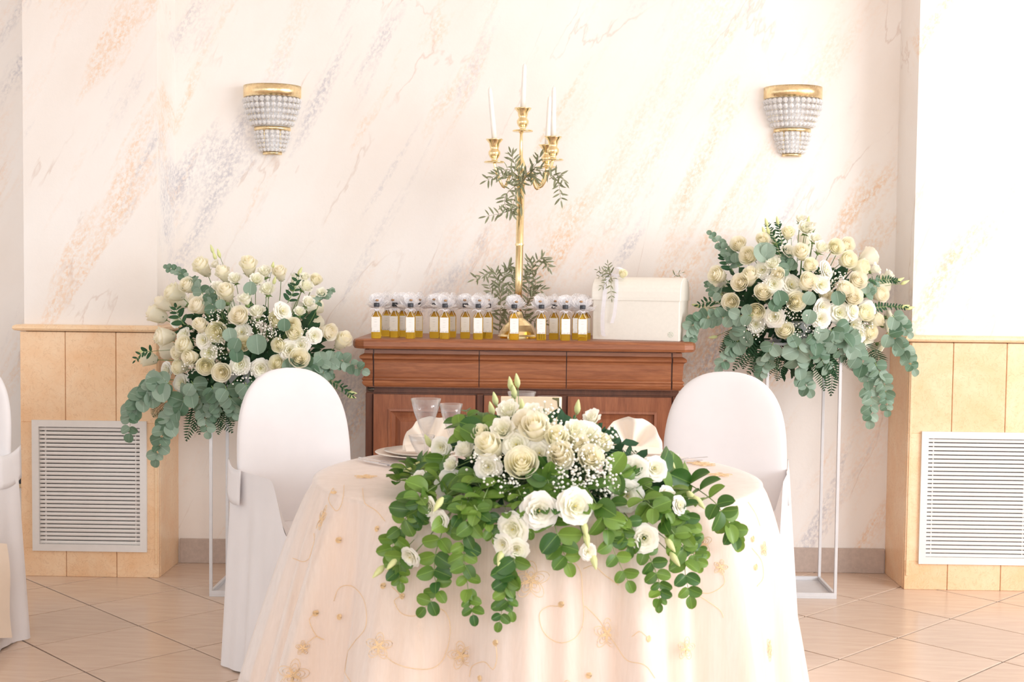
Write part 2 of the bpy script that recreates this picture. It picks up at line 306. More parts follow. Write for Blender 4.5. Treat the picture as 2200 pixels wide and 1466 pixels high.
grille(gL, 'pale grey louvred vent in the marble pilaster next to the ivory wall socket')
grille(gR, 'pale grey louvred vent in the marble pilaster on the gift box side')
c = atY(40, 1027, YW); s_ = thing('wall_socket', (c.x+.005, YW, c.z-.045), 'ivory plastic wall socket with a dark slot beside the marble pilaster', 'socket')
rbox('cover_plate', (-.035, -.012, 0), (.035, 0, .088), 'ivp', s_, .008, 3); rbox('insert', (0, -.016, .02), (.028, -.012, .068), 'capb', s_, .003, 2)

# ------------------------------------------------------------------ wall sconces
bead = MB(); bead.lathe([(0, -.0125), (.007, -.010), (.0115, -.004), (.0122, 0), (.0115, .004), (.007, .010), (0, .0125)], 7); bead_me = bead.mesh('crystal_bead', 'crystal', False)
def sconce(u, v, label):
    p_ = atY(u, v, 5.66); g = thing('wall_sconce', (p_.x, YW, p_.z), label, 'wall lamp', 'crystal wall sconces'); ey = .86
    def half(prof, name, mat, n=24): 
        m_ = MB(); m_.lathe([(r, z) for r, z in prof], n, a0=pi, a1=2*pi, M_=Matrix.Diagonal((1, ey, 1))); return m_.build(name, mat, g)
    half([(.122, 0), (.129, 0), (.129, -.052), (.122, -.052), (.122, 0)], 'top_band', 'goldb'); half([(0, -.003), (.122, -.003)], 'top_plate', 'white')
    half([(.072, -.182), (.082, -.182), (.082, -.198), (.072, -.198), (.072, -.182)], 'middle_ring', 'goldb', 18); half([(.035, -.292), (.043, -.292), (.043, -.304), (.035, -.304)], 'bottom_ring', 'goldb', 14); half([(0, -.303), (.040, -.303)], 'bottom_plate', 'goldb', 12)
    half([(.045, -.03), (.05, -.10), (.05, -.175), (.035, -.178)], 'inner_diffuser', 'frost', 14); half([(.035, -.19), (.034, -.29)], 'inner_tube', 'frost', 12)
    rbox('back_plate', (-.04, -.004, -.29), (.04, 0, -.01), 'goldb', g, .002, 1)
    for tier, (r0, z0, r1, z1, ns, nb) in enumerate(((.124, -.052, .088, -.178, 15, 5), (.078, -.198, .050, -.292, 10, 5))):
        for k in range(ns):
            a = pi+pi*(k+.5)/ns; wire = []
            for j in range(nb):
                f_ = (j+.55)/nb; r = r0+(r1-r0)*f_**1.6; z = z0+(z1-z0)*f_; sc = (1.02 if tier == 0 else .84)*(1 if j < 2 else .88)
                q = V((r*cos(a), r*sin(a)*ey, z)); wire.append(q)
                inst('crystal_bead', bead_me, g, mat=frame(q, (0, 0, 1), (cos(a+j), sin(a+j), 0), sc))
            MB().tube([V((r0*cos(a), r0*sin(a)*ey, z0+.006))]+wire+[V((r1*cos(a), r1*sin(a)*ey, z1))], .0008, 4).build('strand_wire', 'gold', g)
sconce(573, 177, 'gold banded crystal bead sconce above the flower stand next to the bottle clusters')
sconce(1716, 180, 'gold banded crystal bead sconce above the flower stand next to the gift box')

# ------------------------------------------------------------------ sideboard
ZT = 1.061; YF = 5.285
sb = thing('sideboard', (-.043, 5.53, 0), 'cherry wood sideboard with three moulded drawers above panelled doors', 'sideboard'); SBX = -.043; SBY = 5.53
def sx(u, y=YF): return atY(u, 790, y).x-SBX
XL, XR = -.700-SBX, .600-SBX; yb = YW-.02-SBY; yf = YF-SBY
mb = MB(); ch = .05; prf = [(-.02, 0), (-.006, .002), (0, .012), (0, .030), (-.004, .038), (-.014, .0425), (-.03, .0435)]
def plan(d): x0, x1, y0 = -.748-SBX-d*0, .660-SBX, 5.232-SBY; return [(x0-d, yb), (x0-d, y0+ch), (x0+.012-d, y0+.018-d*.7), (x0+ch, y0-d), (x1-ch, y0-d), (x1-.012+d, y0+.018-d*.7), (x1+d, y0+ch), (x1+d, yb)]
vs = [(x, y, ZT-.0435+z) for d, z in prf for x, y in plan(d)]; n8 = 8
mb.add(vs, [(j*n8+i, j*n8+(i+1) % n8, (j+1)*n8+(i+1) % n8, (j+1)*n8+i) for j in range(len(prf)-1) for i in range(n8)]+[tuple(range(n8-1, -1, -1)), tuple((len(prf)-1)*n8+i for i in range(n8))]); mb.build('worktop', 'woodx', sb, False)
# frieze profile: (outward, z)
z1, z0 = ZT-.048, .858
fp = [(-.004, z1), (-.003, z1-.016), (.010, z1-.022), (.015, z1-.028), (.014, z1-.036), (.004, z1-.043), (.002, z1-.052), (.0, z1-.09), (-.002, z1-.112), (.004, z1-.118), (.006, z1-.124), (.001, z1-.128), (.005, z1-.136), (.0, z1-.146), (-.010, z1-.155)]
dj = [sx(803), sx(1029.5), sx(1217), sx(1443)]
for a, b in zip(dj[:-1], dj[1:]):
    m_ = MB(); k = len(fp)
    m_.add([(x, yf-d, z) for x in (a+.002, b-.002) for d, z in fp]+[(a+.002, yf+.35, z0), (a+.002, yf+.35, z1), (b-.002, yf+.35, z0), (b-.002, yf+.35, z1)],
           [(i+1, i, k+i, k+i+1) for i in range(k-1)]+[tuple(range(k))+(2*k, 2*k+1), tuple(range(2*k-1, k-1, -1))+(2*k+3, 2*k+2), (0, 2*k+1, 2*k+3, k), (k-1, 2*k-1, 2*k+2, 2*k)])
    m_.build('drawer', 'woodx', sb, False)
def endblock(xo, xi, sgn):
    m_ = MB(); k = len(fp); vs = []
    for d, z in fp: vs += [(xo+sgn*d, yb, z), (xo+sgn*d, yf-d, z), (xi-sgn*-.002, yf-d, z)]
    fs = [(j*3+i, j*3+i+1, (j+1)*3+i+1, (j+1)*3+i) for j in range(k-1) for i in range(2)]
    m_.add(vs, fs).build('frieze_moulding', 'woodx', sb, False)
endblock(-.702-SBX-.004, dj[0]-.002, -1); endblock(.606-SBX+.004, dj[3]+.002, 1)
MB().box((dj[0]-.02, yf+.008, z0-.002), (dj[3]+.02, yb, z1+.004)).build('drawer_case', 'woodd', sb, False)
yc_ = 5.335-SBY                        # carcass front
MB().box((XL, yc_, .09), (XR, yb, z0)).build('carcass', 'woodd', sb, False)
rbox('plinth', (XL-.012, yc_-.015, 0), (XR+.012, yb, .09), 'woodz', sb, .004)
rbox('upper_rail', (XL+.03, yc_-.006, z0-.026), (XR-.03, yc_, z0-.001), 'woodd', sb, .001, 1)
for u0, u1 in ((786, 801), (1025, 1039), (1203, 1219), (1446, 1461)):
    rbox('stile_post', (sx(u0, 5.33), yc_-.008, .09), (sx(u1, 5.33), yc_, z0-.027), 'woodd', sb, .002, 1)
def door(x0, x1):
    zt, zb, s_ = z0-.032, .10, .060; y0 = yc_-.022
    d = MB(); 
    for a, b in (((x0, zb), (x0+s_, zt)), ((x1-s_, zb), (x1, zt)), ((x0+s_, zb), (x1-s_, zb+s_)), ((x0+s_, zt-s_), (x1-s_, zt))): d.box((a[0], y0, a[1]), (b[0], yc_, b[1]))
    o = d.build('door', 'woodz', sb, False)
    X0, X1, Z0, Z1 = x0+s_, x1-s_, zb+s_, zt-s_; m_ = MB(); rg = [(0, -.004), (.010, -.006), (.014, .006), (.030, .010), (.050, -.004), (.052, -.006)]
    vs = []
    for d_, y in rg: vs += [(X0+d_, y0+y+.002, Z0+d_), (X1-d_, y0+y+.002, Z0+d_), (X1-d_, y0+y+.002, Z1-d_), (X0+d_, y0+y+.002, Z1-d_)]
    k = len(rg); m_.add(vs, [(j*4+i, j*4+(i+1) % 4, (j+1)*4+(i+1) % 4, (j+1)*4+i) for j in range(k-1) for i in range(4)]+[tuple((k-1)*4+i for i in range(4))]); m_.build('raised_panel', 'woodz', o, False)
door(sx(803, 5.31), sx(1022, 5.31)); door(sx(1041, 5.31), sx(1201, 5.31)); door(sx(1221, 5.31), sx(1444, 5.31))
q = atY(797, 841, 5.325); m_ = MB().lathe([(0, .007), (.008, .006), (.013, .003), (.016, 0)], 14, M_=Matrix.Rotation(pi/2, 3, 'X') @ Matrix.Diagonal((1.0, .62, 1))); m_.build('key_rosette', 'bronze', sb, loc=(q.x-SBX, yc_-.008, z0-.012))

# ------------------------------------------------------------------ bottles
bw = .0205
def sq(r, z, n=20, p_=5): return [(r*math.copysign(abs(cos(a))**(2/p_), cos(a)), r*math.copysign(abs(sin(a))**(2/p_), sin(a)), z) for a in [2*pi*k/n for k in range(n)]]
def loft(rings, n=20):
    m_ = MB(); vs = [q for r in rings for q in r]
    m_.add(vs, [(j*n+i, j*n+(i+1) % n, (j+1)*n+(i+1) % n, (j+1)*n+i) for j in range(len(rings)-1) for i in range(n)]+[tuple(range(n-1, -1, -1)), tuple((len(rings)-1)*n+i for i in range(n))]); return m_
body_me = loft([sq(bw*.9, 0), sq(bw, .004), sq(bw, .082), sq(bw*.97, .090, p_=4), sq(bw*.82, .099, p_=3), sq(bw*.55, .106, p_=2), sq(.0095, .110, p_=2)]).mesh('oil_body', 'oilglass')
neck_me = loft([sq(.0094, .1105, p_=2), sq(.0090, .116, p_=2), sq(.0090, .1285, p_=2)]).mesh('neck', 'glass')
cap_me = loft([sq(.0115, .1288, p_=2), sq(.0118, .1295, p_=2), sq(.0118, .143, p_=2), sq(.0105, .145, p_=2)]).mesh('cap', 'capb')
lab_me = MB().box((-.0178, -bw-.0009, .026), (.0178, -bw-.0003, .088)).mesh('paper_label', 'paper', False)
pm = MB(); rr_ = random.Random(3)
for k in range(7):
    x = -.0165+k*.0050+rr_.uniform(-.001, .001); h = .010 if k in (0,) else rr_.uniform(.002, .006)
    if k == 0: h = .017
    pm.tube([(x, -bw-.0012, .027), (x+.002, -bw-.0012, .027+h)], .0005, 4)
    for j in range(2): pm.box((x-.0016+j*.0022, -bw-.0013, .027+h*.5+j*.002), (x-.0002+j*.0022, -bw-.001, .0278+h*.5+j*.002))
for k, z in enumerate((.077, .068, .066, .055, .048)): pm.box((-.006+.001*(k % 2), -bw-.0011, z), (.006-.001*(k % 3), -bw-.001, z+.0004))
print_me = pm.mesh('label_print', 'ink', False)
tul = []
for s_ in range(3):
    m_ = MB(); rr_ = random.Random(40+s_)
    for k in range(26):
        a = pi*(k+.5)/26+rr_.uniform(-.1, .1); el = rr_.uniform(-.25, 1.45); ln = rr_.uniform(.036, .060); wd = rr_.uniform(.016, .028); jit = [rr_.uniform(-1, 1) for _ in range(24)]
        d = V((cos(a)*cos(el), sin(a)*cos(el), sin(el))); sd = V((-sin(a), cos(a), 0)); up = d.cross(sd)
        def fn(u, v, d=d, sd=sd, up=up, ln=ln, wd=wd, jit=jit):
            i = int(u*3.01)+4*int(v*4.01)
            return V((0, .009, .124))+d*(.009+ln*v*(1-.35*(2*u-1)**2))+sd*(2*u-1)*wd*(.25+v)+up*(jit[i % 24]*.007*v+.010*v*v)
        m_.grid(fn, 4, 5)
    tul.append(m_.mesh('tulle_puff', 'tulle'))
rbm = MB()
for sg in (-1, 1):
    pts = crom([(0, -.012, .117), (sg*.010, -.018, .122), (sg*.022, -.020, .118), (sg*.026, -.022, .108)], 8)
    rbm.add([p_+V((0, 0, e)) for p_ in pts for e in (-.0012, .0012)], [(2*i, 2*i+1, 2*i+3, 2*i+2) for i in range(8)])
    pts = crom([(0, -.012, .117), (sg*.006, -.018, .108), (sg*.010, -bw-.003, .097), (sg*.016, -bw-.002, .088)], 8)
    rbm.add([p_+V((e, 0, 0)) for p_ in pts for e in (-.0011, .0011)], [(2*i, 2*i+1, 2*i+3, 2*i+2) for i in range(8)])
rbm.lathe([(.0105, .114), (.0115, .1165), (.0105, .119)], 12); rib_me = rbm.mesh('ribbon', 'ribbon')
ch_me = MB().lathe([(0, .003), (.005, .0026), (.0075, 0), (.005, -.0026), (0, -.003)], 10, M_=Matrix.Rotation(pi/2, 3, 'X') @ Matrix.Diagonal((1, .62, 1))).mesh('charm', 'charm')
BL = ['tulle-topped oil bottle at the front edge, nearest the sideboard end away from gift box', 'tulle-topped oil bottle nearest the wall in the cluster of six, closer to sideboard end', 'tulle-topped oil bottle in the middle of the cluster of six', 'tulle-topped oil bottle nearest the wall in the cluster of six, farther from sideboard end',
      'tulle-topped oil bottle at the front edge of the six, on the candelabrum side', 'tulle-topped oil bottle half hidden at the candelabrum side of the cluster of six', 'oil bottle of the trio beside the six, on the side facing the six', 'oil bottle at the front of the trio beside the six', 'oil bottle nearest the wall in the trio beside the six',
      'oil bottle of the trio before the olive branch, farthest from the candelabrum', 'oil bottle at the front edge of the trio before the olive branch', 'oil bottle of the trio before the olive branch, closest to the candelabrum', 'single oil bottle standing in front of the gold candelabrum foot', 'oil bottle right beside the candelabrum foot on the gift box side',
      'oil bottle set back between two front bottles, between candelabrum and gift box', 'front edge oil bottle midway between candelabrum foot and gift box', 'oil bottle set back in the trio at the gift box, away from the box', 'front edge oil bottle of the trio at the gift box', 'oil bottle set back and almost touching the white gift box']
BT = [(809, 0, 'A'), (831, 2, 'A'), (848, 1, 'A'), (864.5, 2, 'A'), (882, 0, 'A'), (898, 1.6, 'A'), (934, 1, 'B'), (956, 0, 'B'), (970, 1.7, 'B'), (999.5, 1, 'C'), (1027.5, 0, 'C'), (1048.6, .9, 'C'),
      (1104.5, 0, 'D'), (1163, 0, 'E'), (1190.5, .9, 'E'), (1214.4, 0, 'E'), (1239, 1.3, 'H'), (1251.5, 0, 'H'), (1259, 1.6, 'H')]
for i, (u, row, k) in enumerate(BT):
    y = 5.283+row*.088+.012*((i*7) % 3-1)*.5; P = atY(u, 690, y); lb = BL[i]
    b_ = thing('oil_bottle', (P.x, y, ZT), lb, 'bottle', 'olive oil favour bottles on the sideboard', rz=random.uniform(-.12, .12))
    inst('oil_body', body_me, b_); inst('neck', neck_me, b_); inst('cap', cap_me, b_); lb_ = inst('paper_label', lab_me, b_); inst('label_print', print_me, lb_); inst('ribbon', rib_me, b_)
    inst('tulle_puff', tul[i % 3], b_, mat=Matrix.Translation((0, 0, 0)) @ Matrix.Rotation(random.uniform(-.3, .3), 4, 'Z'))
    inst('charm', ch_me, b_, (random.uniform(-.008, .009), -.010, .158+random.uniform(-.003, .003)))

# ------------------------------------------------------------------ leaves and flowers (shared meshes)
def leaf_mesh(name, mat, L_=1, W=.5, tip=.0, cup=.12, nl=7):
    def fn(u, v):
        ww = W*math.sqrt(max(0, 1-(2*v-1)**2))*(1-tip*max(0, v-.35)) if 0 < v < 1 else 0
        x = (2*u-1)*ww; return V((x, v*L_, cup*(abs(2*u-1)*ww*1.2)-cup*.9*(v-.3)**2))
    return MB().grid(fn, 5, nl).mesh(name, mat)
LEAF = {'euc': leaf_mesh('leaf', 'euc', 1, .50, .12, .28, 11), 'eucb': leaf_mesh('leaf', 'eucb', 1, .40, .18, .28, 11), 'dgreen': leaf_mesh('leaf', 'dgreen', 1, .24, .4), 'olive': leaf_mesh('leaf', 'olive', 1, .105, .25, .25, 5), 'lisleaf': leaf_mesh('leaf', 'dgreen', 1, .2, .4)}
def petals(layers, seed, ruff=0):
    m_ = MB(); rr = random.Random(seed)
    if not ruff: m_.lathe([(0, .70), (.05, .69), (.09, .55), (.07, .1)], 9)
    for n, r0, r1, h0, h1, wd, curl, off in layers:
        for k in range(n):
            a0 = off+2*pi*k/n+rr.uniform(-.12, .12); ww = wd*rr.uniform(.92, 1.08); dh = rr.uniform(-.06, .06); ph = rr.uniform(0, 6)
            def fn(u, v, a0=a0, ww=ww, dh=dh, ph=ph):
                s_ = 2*u-1; vv = v*(1-(.30 if ruff else .20)*s_*s_*s_*s_-.06*s_*s_); r = r0+(r1-r0)*sin(min(1, vv*1.08)*pi/2)**.9; z = h0+(h1+dh-h0)*vv
                c_ = max(0, vv-.62); r += curl*c_*c_*3.2; z -= abs(curl)*c_*c_*2.2
                r += ruff*sin(s_*7+ph)*vv*vv; r += .025*s_
                a = a0+s_*ww*(.45+.55*sin(min(1, vv+.15)*pi/2)); return V((r*cos(a), r*sin(a), z))
            m_.grid(fn, 9, 7)
    return m_
ROSE = [petals([(3, .03, .11, .1, .76, 1.6, 0, 0), (4, .05, .17, 0, .77, 1.3, 0, .4), (4, .08, .24, -.1, .75, 1.2, .03, .9), (5, .10, .32, -.2, .72, 1.0, .05, .2), (5, .16, .41, -.3, .66, .95, .10, .6), (6, .20, .50, -.36, .57, .85, .22, .1)], s_).mesh('rose', 'rose') for s_ in (1, 2)]
ROSE.append(petals([(3, .02, .08, .1, 1.0, 1.7, 0, 0), (3, .04, .16, -.1, 1.02, 1.4, .0, .4), (4, .08, .27, -.3, .98, 1.2, .04, .9), (5, .14, .38, -.38, .90, 1.0, .14, .2), (5, .16, .45, -.42, .72, .9, .32, .7)], 5).mesh('rose', 'rose'))
LIS = [petals([(4, .03, .15, 0, .36, 1.1, .06, 0), (5, .04, .25, -.02, .40, 1.0, .14, .3), (6, .06, .38, -.05, .38, .9, .24, .5), (6, .06, .48, -.1, .32, .9, .32, .2), (7, .06, .55, -.15, .24, .85, .36, .7)], s_, .03).mesh('lisianthus', 'lis') for s_ in (11, 12)]
LIS.append(petals([(4, .04, .17, 0, .62, .9, .05, 0), (5, .06, .28, -.1, .66, .9, .12, .5), (6, .06, .42, -.2, .60, .75, .35, .2)], 13, .04).mesh('lisianthus', 'lis'))
BUD = MB().lathe([(0, -.5), (.10, -.45), (.24, -.15), (.26, .1), (.17, .5), (.06, .8), (0, .88)], 8).mesh('bud', 'bud')
CALYX = MB()
CALYX.lathe([(0, -.42), (.12, -.36), (.17, -.24), (.12, -.12)], 8)
for k in range(5):
    a = 2*pi*k/5; d = V((cos(a), sin(a), 0)); e = V((-sin(a), cos(a), 0)); CALYX.add([d*.14+V((0, 0, -.26))+e*.08, d*.14+V((0, 0, -.26))-e*.08, d*.46+V((0, 0, -.10))], [(0, 1, 2)])
CALYX = CALYX.mesh('calyx', 'stem'); STAM = MB().lathe([(0, .27), (.025, .26), (.04, .2), (.03, .08), (0, .05)], 8).mesh('stamen', 'yolk')
def bloom(par, kind, P, dirn, rad, openf=False):
    if kind == 'r':
        me = ROSE[2] if dirn.z > .55 else ROSE[random.randrange(2)]; o = inst('rose', me, par, mat=frame(P, dirn, None, rad/.56, random.uniform(0, 6))); inst('calyx', CALYX, o)
    elif kind == 'l':
        me = LIS[2] if (dirn.z > .45 and not openf) else LIS[random.randrange(2)]; o = inst('lisianthus', me, par, mat=frame(P, dirn, None, rad/.56, random.uniform(0, 6))); inst('stamen', STAM, o); inst('calyx', CALYX, o)
    else: o = inst('bud', BUD, par, mat=frame(P, dirn, None, rad/.4))
    return o
def branch(par, pts, leaf, size, out, n=None, stem='stem', name='eucalyptus_branch', spread=.9, flat=.75, taper=.55, r=.0016):
    path = crom(pts, 24); L_ = sum((path[i+1]-path[i]).length for i in range(24)); b_ = MB().tube(path, [r*(1.2-.8*i/24) for i in range(25)], 5).build(name, stem, par)
    n = n or max(4, int(L_/(size*(.60 if leaf == 'eucb' else .50))))
    for k in range(n):
        t_ = (k+.4)/n; i = min(int(t_*24), 23); P = path[i].lerp(path[i+1], t_*24-i); tg = (path[i+1]-path[i]).normalized()
        nn = (V(out)-tg*tg.dot(V(out))).normalized(); pd = tg.cross(nn)
        for sg in (-1, 1):
            rv = random.uniform
            d = (pd*sg*spread+tg*rv(.25, .7)+nn*rv(-.1, .45)) if k % 2 == 0 or flat > rv(0, 1) else (nn*(.35+.3*sg)+tg*.8+pd*sg*.35)
            nrm = nn+pd*rv(-.6, .6)+tg*rv(-.6, .35); s_ = size*(1-(1-taper)*t_)*rv(.82, 1.12)
            d.normalize(); zz = (nrm-d*nrm.dot(d)).normalized(); xx = d.cross(zz)
            inst('leaf', LEAF[leaf], b_, mat=Matrix.Translation(P) @ (Matrix((xx, d, zz)).transposed()*s_).to_4x4())
    d = (path[-1]-path[-2]).normalized(); nn = (V(out)-d*d.dot(V(out))).normalized()
    inst('leaf', LEAF[leaf], b_, mat=Matrix.Translation(path[-1]) @ (Matrix((d.cross(nn), d, nn)).transposed()*size*taper).to_4x4()); return b_
def fern(par, p0, p1, out, w_=.055, n=13):
    p0, p1 = V(p0), V(p1); d = (p1-p0); nn = V(out).normalized(); m_ = MB(); path = [p0+d*t_/10+nn*.02*sin(t_/10*pi) for t_ in range(11)]; m_.tube(path, .001, 4); sd = d.normalized().cross(nn).normalized(); L_ = d.length
    for k in range(n):
        t_ = (k+.5)/n; P = p0+d*t_+nn*.02*sin(t_*pi); ww = w_*(1-t_)**.7*(.6+.4*min(1, t_*5)); 
        for sg in (-1, 1):
            e = sd*sg*ww+d.normalized()*ww*.45; wv = d.normalized()*L_/n*.31; q = [P, P+e*.3-wv, P+e*.7-wv*.7, P+e, P+e*.7+wv*.7, P+e*.3+wv]; m_.add([x+nn*random.uniform(-.003, .003) for x in q], [tuple(range(6))])
    return m_.build('fern_frond', 'dgreen', par)
ICO = None
def gyps(par, cents, name='gypsophila'):
    m_ = MB(); st = MB()
    for P, n, rad, root in cents:
        for k in range(n):
            q = P+V([max(-rad*.8, min(rad*.8, random.gauss(0, rad*.45))) for _ in range(3)]); r = random.uniform(.0022, .0042)
            m_.lathe([(0, -r), (r*.8, -r*.5), (r, 0), (r*.8, r*.5), (0, r)], 6, q)
            if k % 2 == 0: st.tube([q, q.lerp(root, .5)], .0004, 3, False)
    o = m_.build(name, 'gyp', par); o['kind'] = 'stuff'; s_ = st.build('gypsophila_stems', 'stem', par); s_['kind'] = 'stuff'
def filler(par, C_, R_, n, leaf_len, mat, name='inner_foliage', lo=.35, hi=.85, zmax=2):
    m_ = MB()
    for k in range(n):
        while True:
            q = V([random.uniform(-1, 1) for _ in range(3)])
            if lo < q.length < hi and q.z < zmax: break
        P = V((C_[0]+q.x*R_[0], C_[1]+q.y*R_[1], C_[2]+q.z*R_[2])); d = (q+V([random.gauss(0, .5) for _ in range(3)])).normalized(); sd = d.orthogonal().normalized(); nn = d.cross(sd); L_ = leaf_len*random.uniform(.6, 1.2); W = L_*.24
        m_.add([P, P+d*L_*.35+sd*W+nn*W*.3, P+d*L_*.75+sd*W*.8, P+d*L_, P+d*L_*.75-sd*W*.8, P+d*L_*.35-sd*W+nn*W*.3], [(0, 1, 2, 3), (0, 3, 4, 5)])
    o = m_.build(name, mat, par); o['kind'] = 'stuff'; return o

# ------------------------------------------------------------------ flower stands with arrangements
def stand(cx, cy, h, w_, label):
    g = thing('flower_stand', (cx, cy, 0), label, 'flower stand', 'slim white metal flower stands'); t_ = .006; a = w_/2
    rbox('base_tray', (-a, -a, 0), (a, a, .008), 'white', g, .001, 1)
    for (x0, y0, x1, y1) in ((-a, -a, a, -a+.012), (-a, a-.012, a, a), (-a, -a+.012, -a+.012, a-.012), (a-.012, -a+.012, a, a-.012)): rbox('tray_rim', (x0, y0, .008), (x1, y1, .024), 'white', g, .001, 1)
    for x in (-a+t_, a-t_):
        for y in (-a+t_, a-t_): rbox('post', (x-t_, y-t_, .024), (x+t_, y+t_, h-.012), 'white', g, .001, 1)
    rbox('top_plate', (-a, -a, h-.012), (a, a, h), 'white', g, .002, 1)
def arrangement(cx, cy, zs, C_, R_, blooms, brs, ferns, leaves, gy, conv, label, extra_buds, ebr):
    g = thing('flower_arrangement', (cx, cy, zs), label, 'flower arrangement', 'tall rose and lisianthus arrangements on stands'); O = V((cx, cy, zs)); CC = V(C_)
    m_ = MB().lathe([(.02, 0), (.10, .0), (.14, .08), (.13, .09), (.10, .02)], 20); m_.build('bowl', 'white', g); rbox('floral_foam', (-.09, -.09, .012), (.09, .09, .16), 'foam', g, .02, 2)
    def dome(u, v, k=1, mind=.0):
        y = CC.y
        P = atY(u, v, y); q = ((P.x-CC.x)/R_[0])**2+((P.z-CC.z)/R_[2])**2; return atY(u, v, y-k*R_[1]*math.sqrt(max(mind, 1-q)))
    for kd, x, y, r in blooms:
        u, v = conv(x, y); P = dome(u, v, random.uniform(.86, 1.06)); n_ = V(((P.x-CC.x)/R_[0]**1.3, (P.y-CC.y)/R_[1]**1.3-.5, (P.z-CC.z)/R_[2]**1.3+.35)); n_ = (n_.normalized()+V([random.gauss(0, .22) for _ in range(3)])).normalized()
        rad = r/2.75*(P.y)/F*.98; bloom(g, kd, P-n_*rad*.45-O, n_, rad)
        rt = V((cx*.6+P.x*.4, cy, zs+.06+.12*random.random())); MB().tube(crom([P-n_*rad*.75-O, (P-n_*rad*2.2-O)*.75+(rt-O)*.25, rt-O], 6), .0016, 4).build('flower_stem', 'stem', g)
    for x, y in extra_buds:
        u, v = conv(x, y); P = dome(u, v, 1.0); n_ = (P-CC).normalized(); bloom(g, 'b', P-O, (n_+V((0, 0, .3))).normalized(), .012); MB().tube([P-O-n_*.01, (P-O)*.7+(CC-O)*.3], .001, 4).build('bud_stem', 'stem', g)
    for pts, sz in brs: branch(g, [dome(*conv(*p_), 1.05, .30)-O for p_ in pts], 'euc', sz, (0, -1, .25))
    for pts, sz, lf in ebr: branch(g, [dome(*conv(*p_), .9, .12)-O for p_ in pts], lf, sz, (0, -1, .3))
    for x, y, r in leaves:
        u, v = conv(x, y); P = dome(u, v, 1.12); L_ = 2*r/2.75*P.y/F; d = V((random.uniform(-.6, .6), -.1, random.choice((-1, 1)))).normalized(); zz = (V((0, -1, .2))-d*V((0, -1, .2)).dot(d)).normalized()
        inst('leaf', LEAF['euc'], g, mat=Matrix.Translation(P-O-d*L_/2) @ (Matrix((d.cross(zz), d, zz)).transposed()*L_).to_4x4())
    for (a, b) in ferns: fern(g, dome(*conv(*a), .9, .1)-O, dome(*conv(*b), .95, .2)-O, (0, -1, .2))
    gyps(g, [(dome(*conv(x, y), 1.0)-O, n, rd, CC-O) for x, y, n, rd in gy])
    cc = CC-O; filler(g, (cc.x, cc.y, cc.z-.04), (R_[0]*.9, R_[1]*.9, R_[2]*.85), 480, .07, 'dgreen', hi=.8, zmax=.45)
    # blooms on the wall side, so that the dome is whole
    for k in range(9):
        a = random.uniform(.2, pi-.2); e = random.uniform(-.2, .9); n_ = V((cos(a)*cos(e), abs(sin(a))*cos(e)*.8, sin(e))); P = CC+V((n_.x*R_[0]*.9, min(n_.y*R_[1]*.9, YW-.08-CC.y), n_.z*R_[2]*.85)); bloom(g, 'rl'[k % 2], P-O, n_.normalized(), .042)
    return g
LB = [('r', *q) for q in ((1200, 265, 55), (1470, 260, 55), (1325, 305, 48), (1655, 300, 45), (1030, 410, 60), (1110, 370, 50), (1340, 415, 55), (1170, 490, 55), (925, 535, 62), (968, 480, 46), (1415, 550, 62), (1285, 640, 64), (1635, 575, 55), (1185, 610, 46), (970, 670, 60), (1090, 720, 55), (1125, 790, 50), (1060, 850, 48), (1215, 840, 56), (1310, 880, 58), (875, 800, 52), (1730, 600, 46), (1735, 650, 52), (1765, 800, 62), (1640, 830, 52), (1940, 640, 52), (2020, 700, 54), (1865, 335, 38), (1440, 715, 48), (1050, 765, 42), (1650, 720, 45))]
LB += [('l', *q) for q in ((1275, 245, 34), (1565, 290, 48), (1390, 330, 42), (1290, 380, 46), (1515, 335, 44), (1580, 395, 50), (1450, 450, 50), (1520, 530, 54), (1675, 515, 50), (1770, 525, 36), (1805, 375, 46), (1900, 415, 36), (1820, 470, 42), (1035, 575, 36), (1075, 660, 46), (1195, 690, 46), (1425, 640, 50), (1230, 765, 48), (1415, 835, 54), (1540, 860, 52), (975, 875, 50), (885, 910, 46), (1065, 945, 50), (920, 660, 44), (1860, 665, 42), (1715, 750, 58), (1775, 720, 48), (1800, 320, 34), (1880, 920, 40))]
LBR = [([(980, 930), (850, 1030), (780, 1110), (765, 1240)], .075), ([(1150, 980), (1020, 1130), (960, 1250), (925, 1390)], .072), ([(1130, 930), (1200, 1080), (1225, 1230)], .060), ([(1330, 960), (1370, 1060), (1380, 1130)], .070), ([(1700, 900), (1850, 840), (2000, 810), (2140, 870)], .062), ([(1800, 860), (1900, 880), (1950, 900)], .050), ([(1010, 940), (900, 980), (800, 1080)], .062), ([(1250, 960), (1290, 1060), (1250, 1150)], .055), ([(1450, 940), (1480, 1060), (1450, 1150)], .055)]
LEB = [([(1110, 380), (1075, 300), (990, 262)], .036, 'euc'), ([(1700, 470), (1745, 380), (1770, 300)], .045, 'dgreen'), ([(1860, 480), (1920, 430), (1960, 395)], .032, 'euc'), ([(900, 760), (850, 760), (800, 810)], .034, 'lisleaf'), ([(1200, 420), (1170, 370), (1150, 330)], .04, 'euc'), ([(1900, 900), (2010, 960), (2080, 1020)], .030, 'lisleaf'), ([(1280, 520), (1240, 460), (1250, 400)], .045, 'euc'), ([(1090, 600), (1050, 540), (1040, 500)], .05, 'dgreen')]
stand(-1.172, 5.318, .84, .29, 'slim white metal frame stand behind the chair with the tied-back flap')
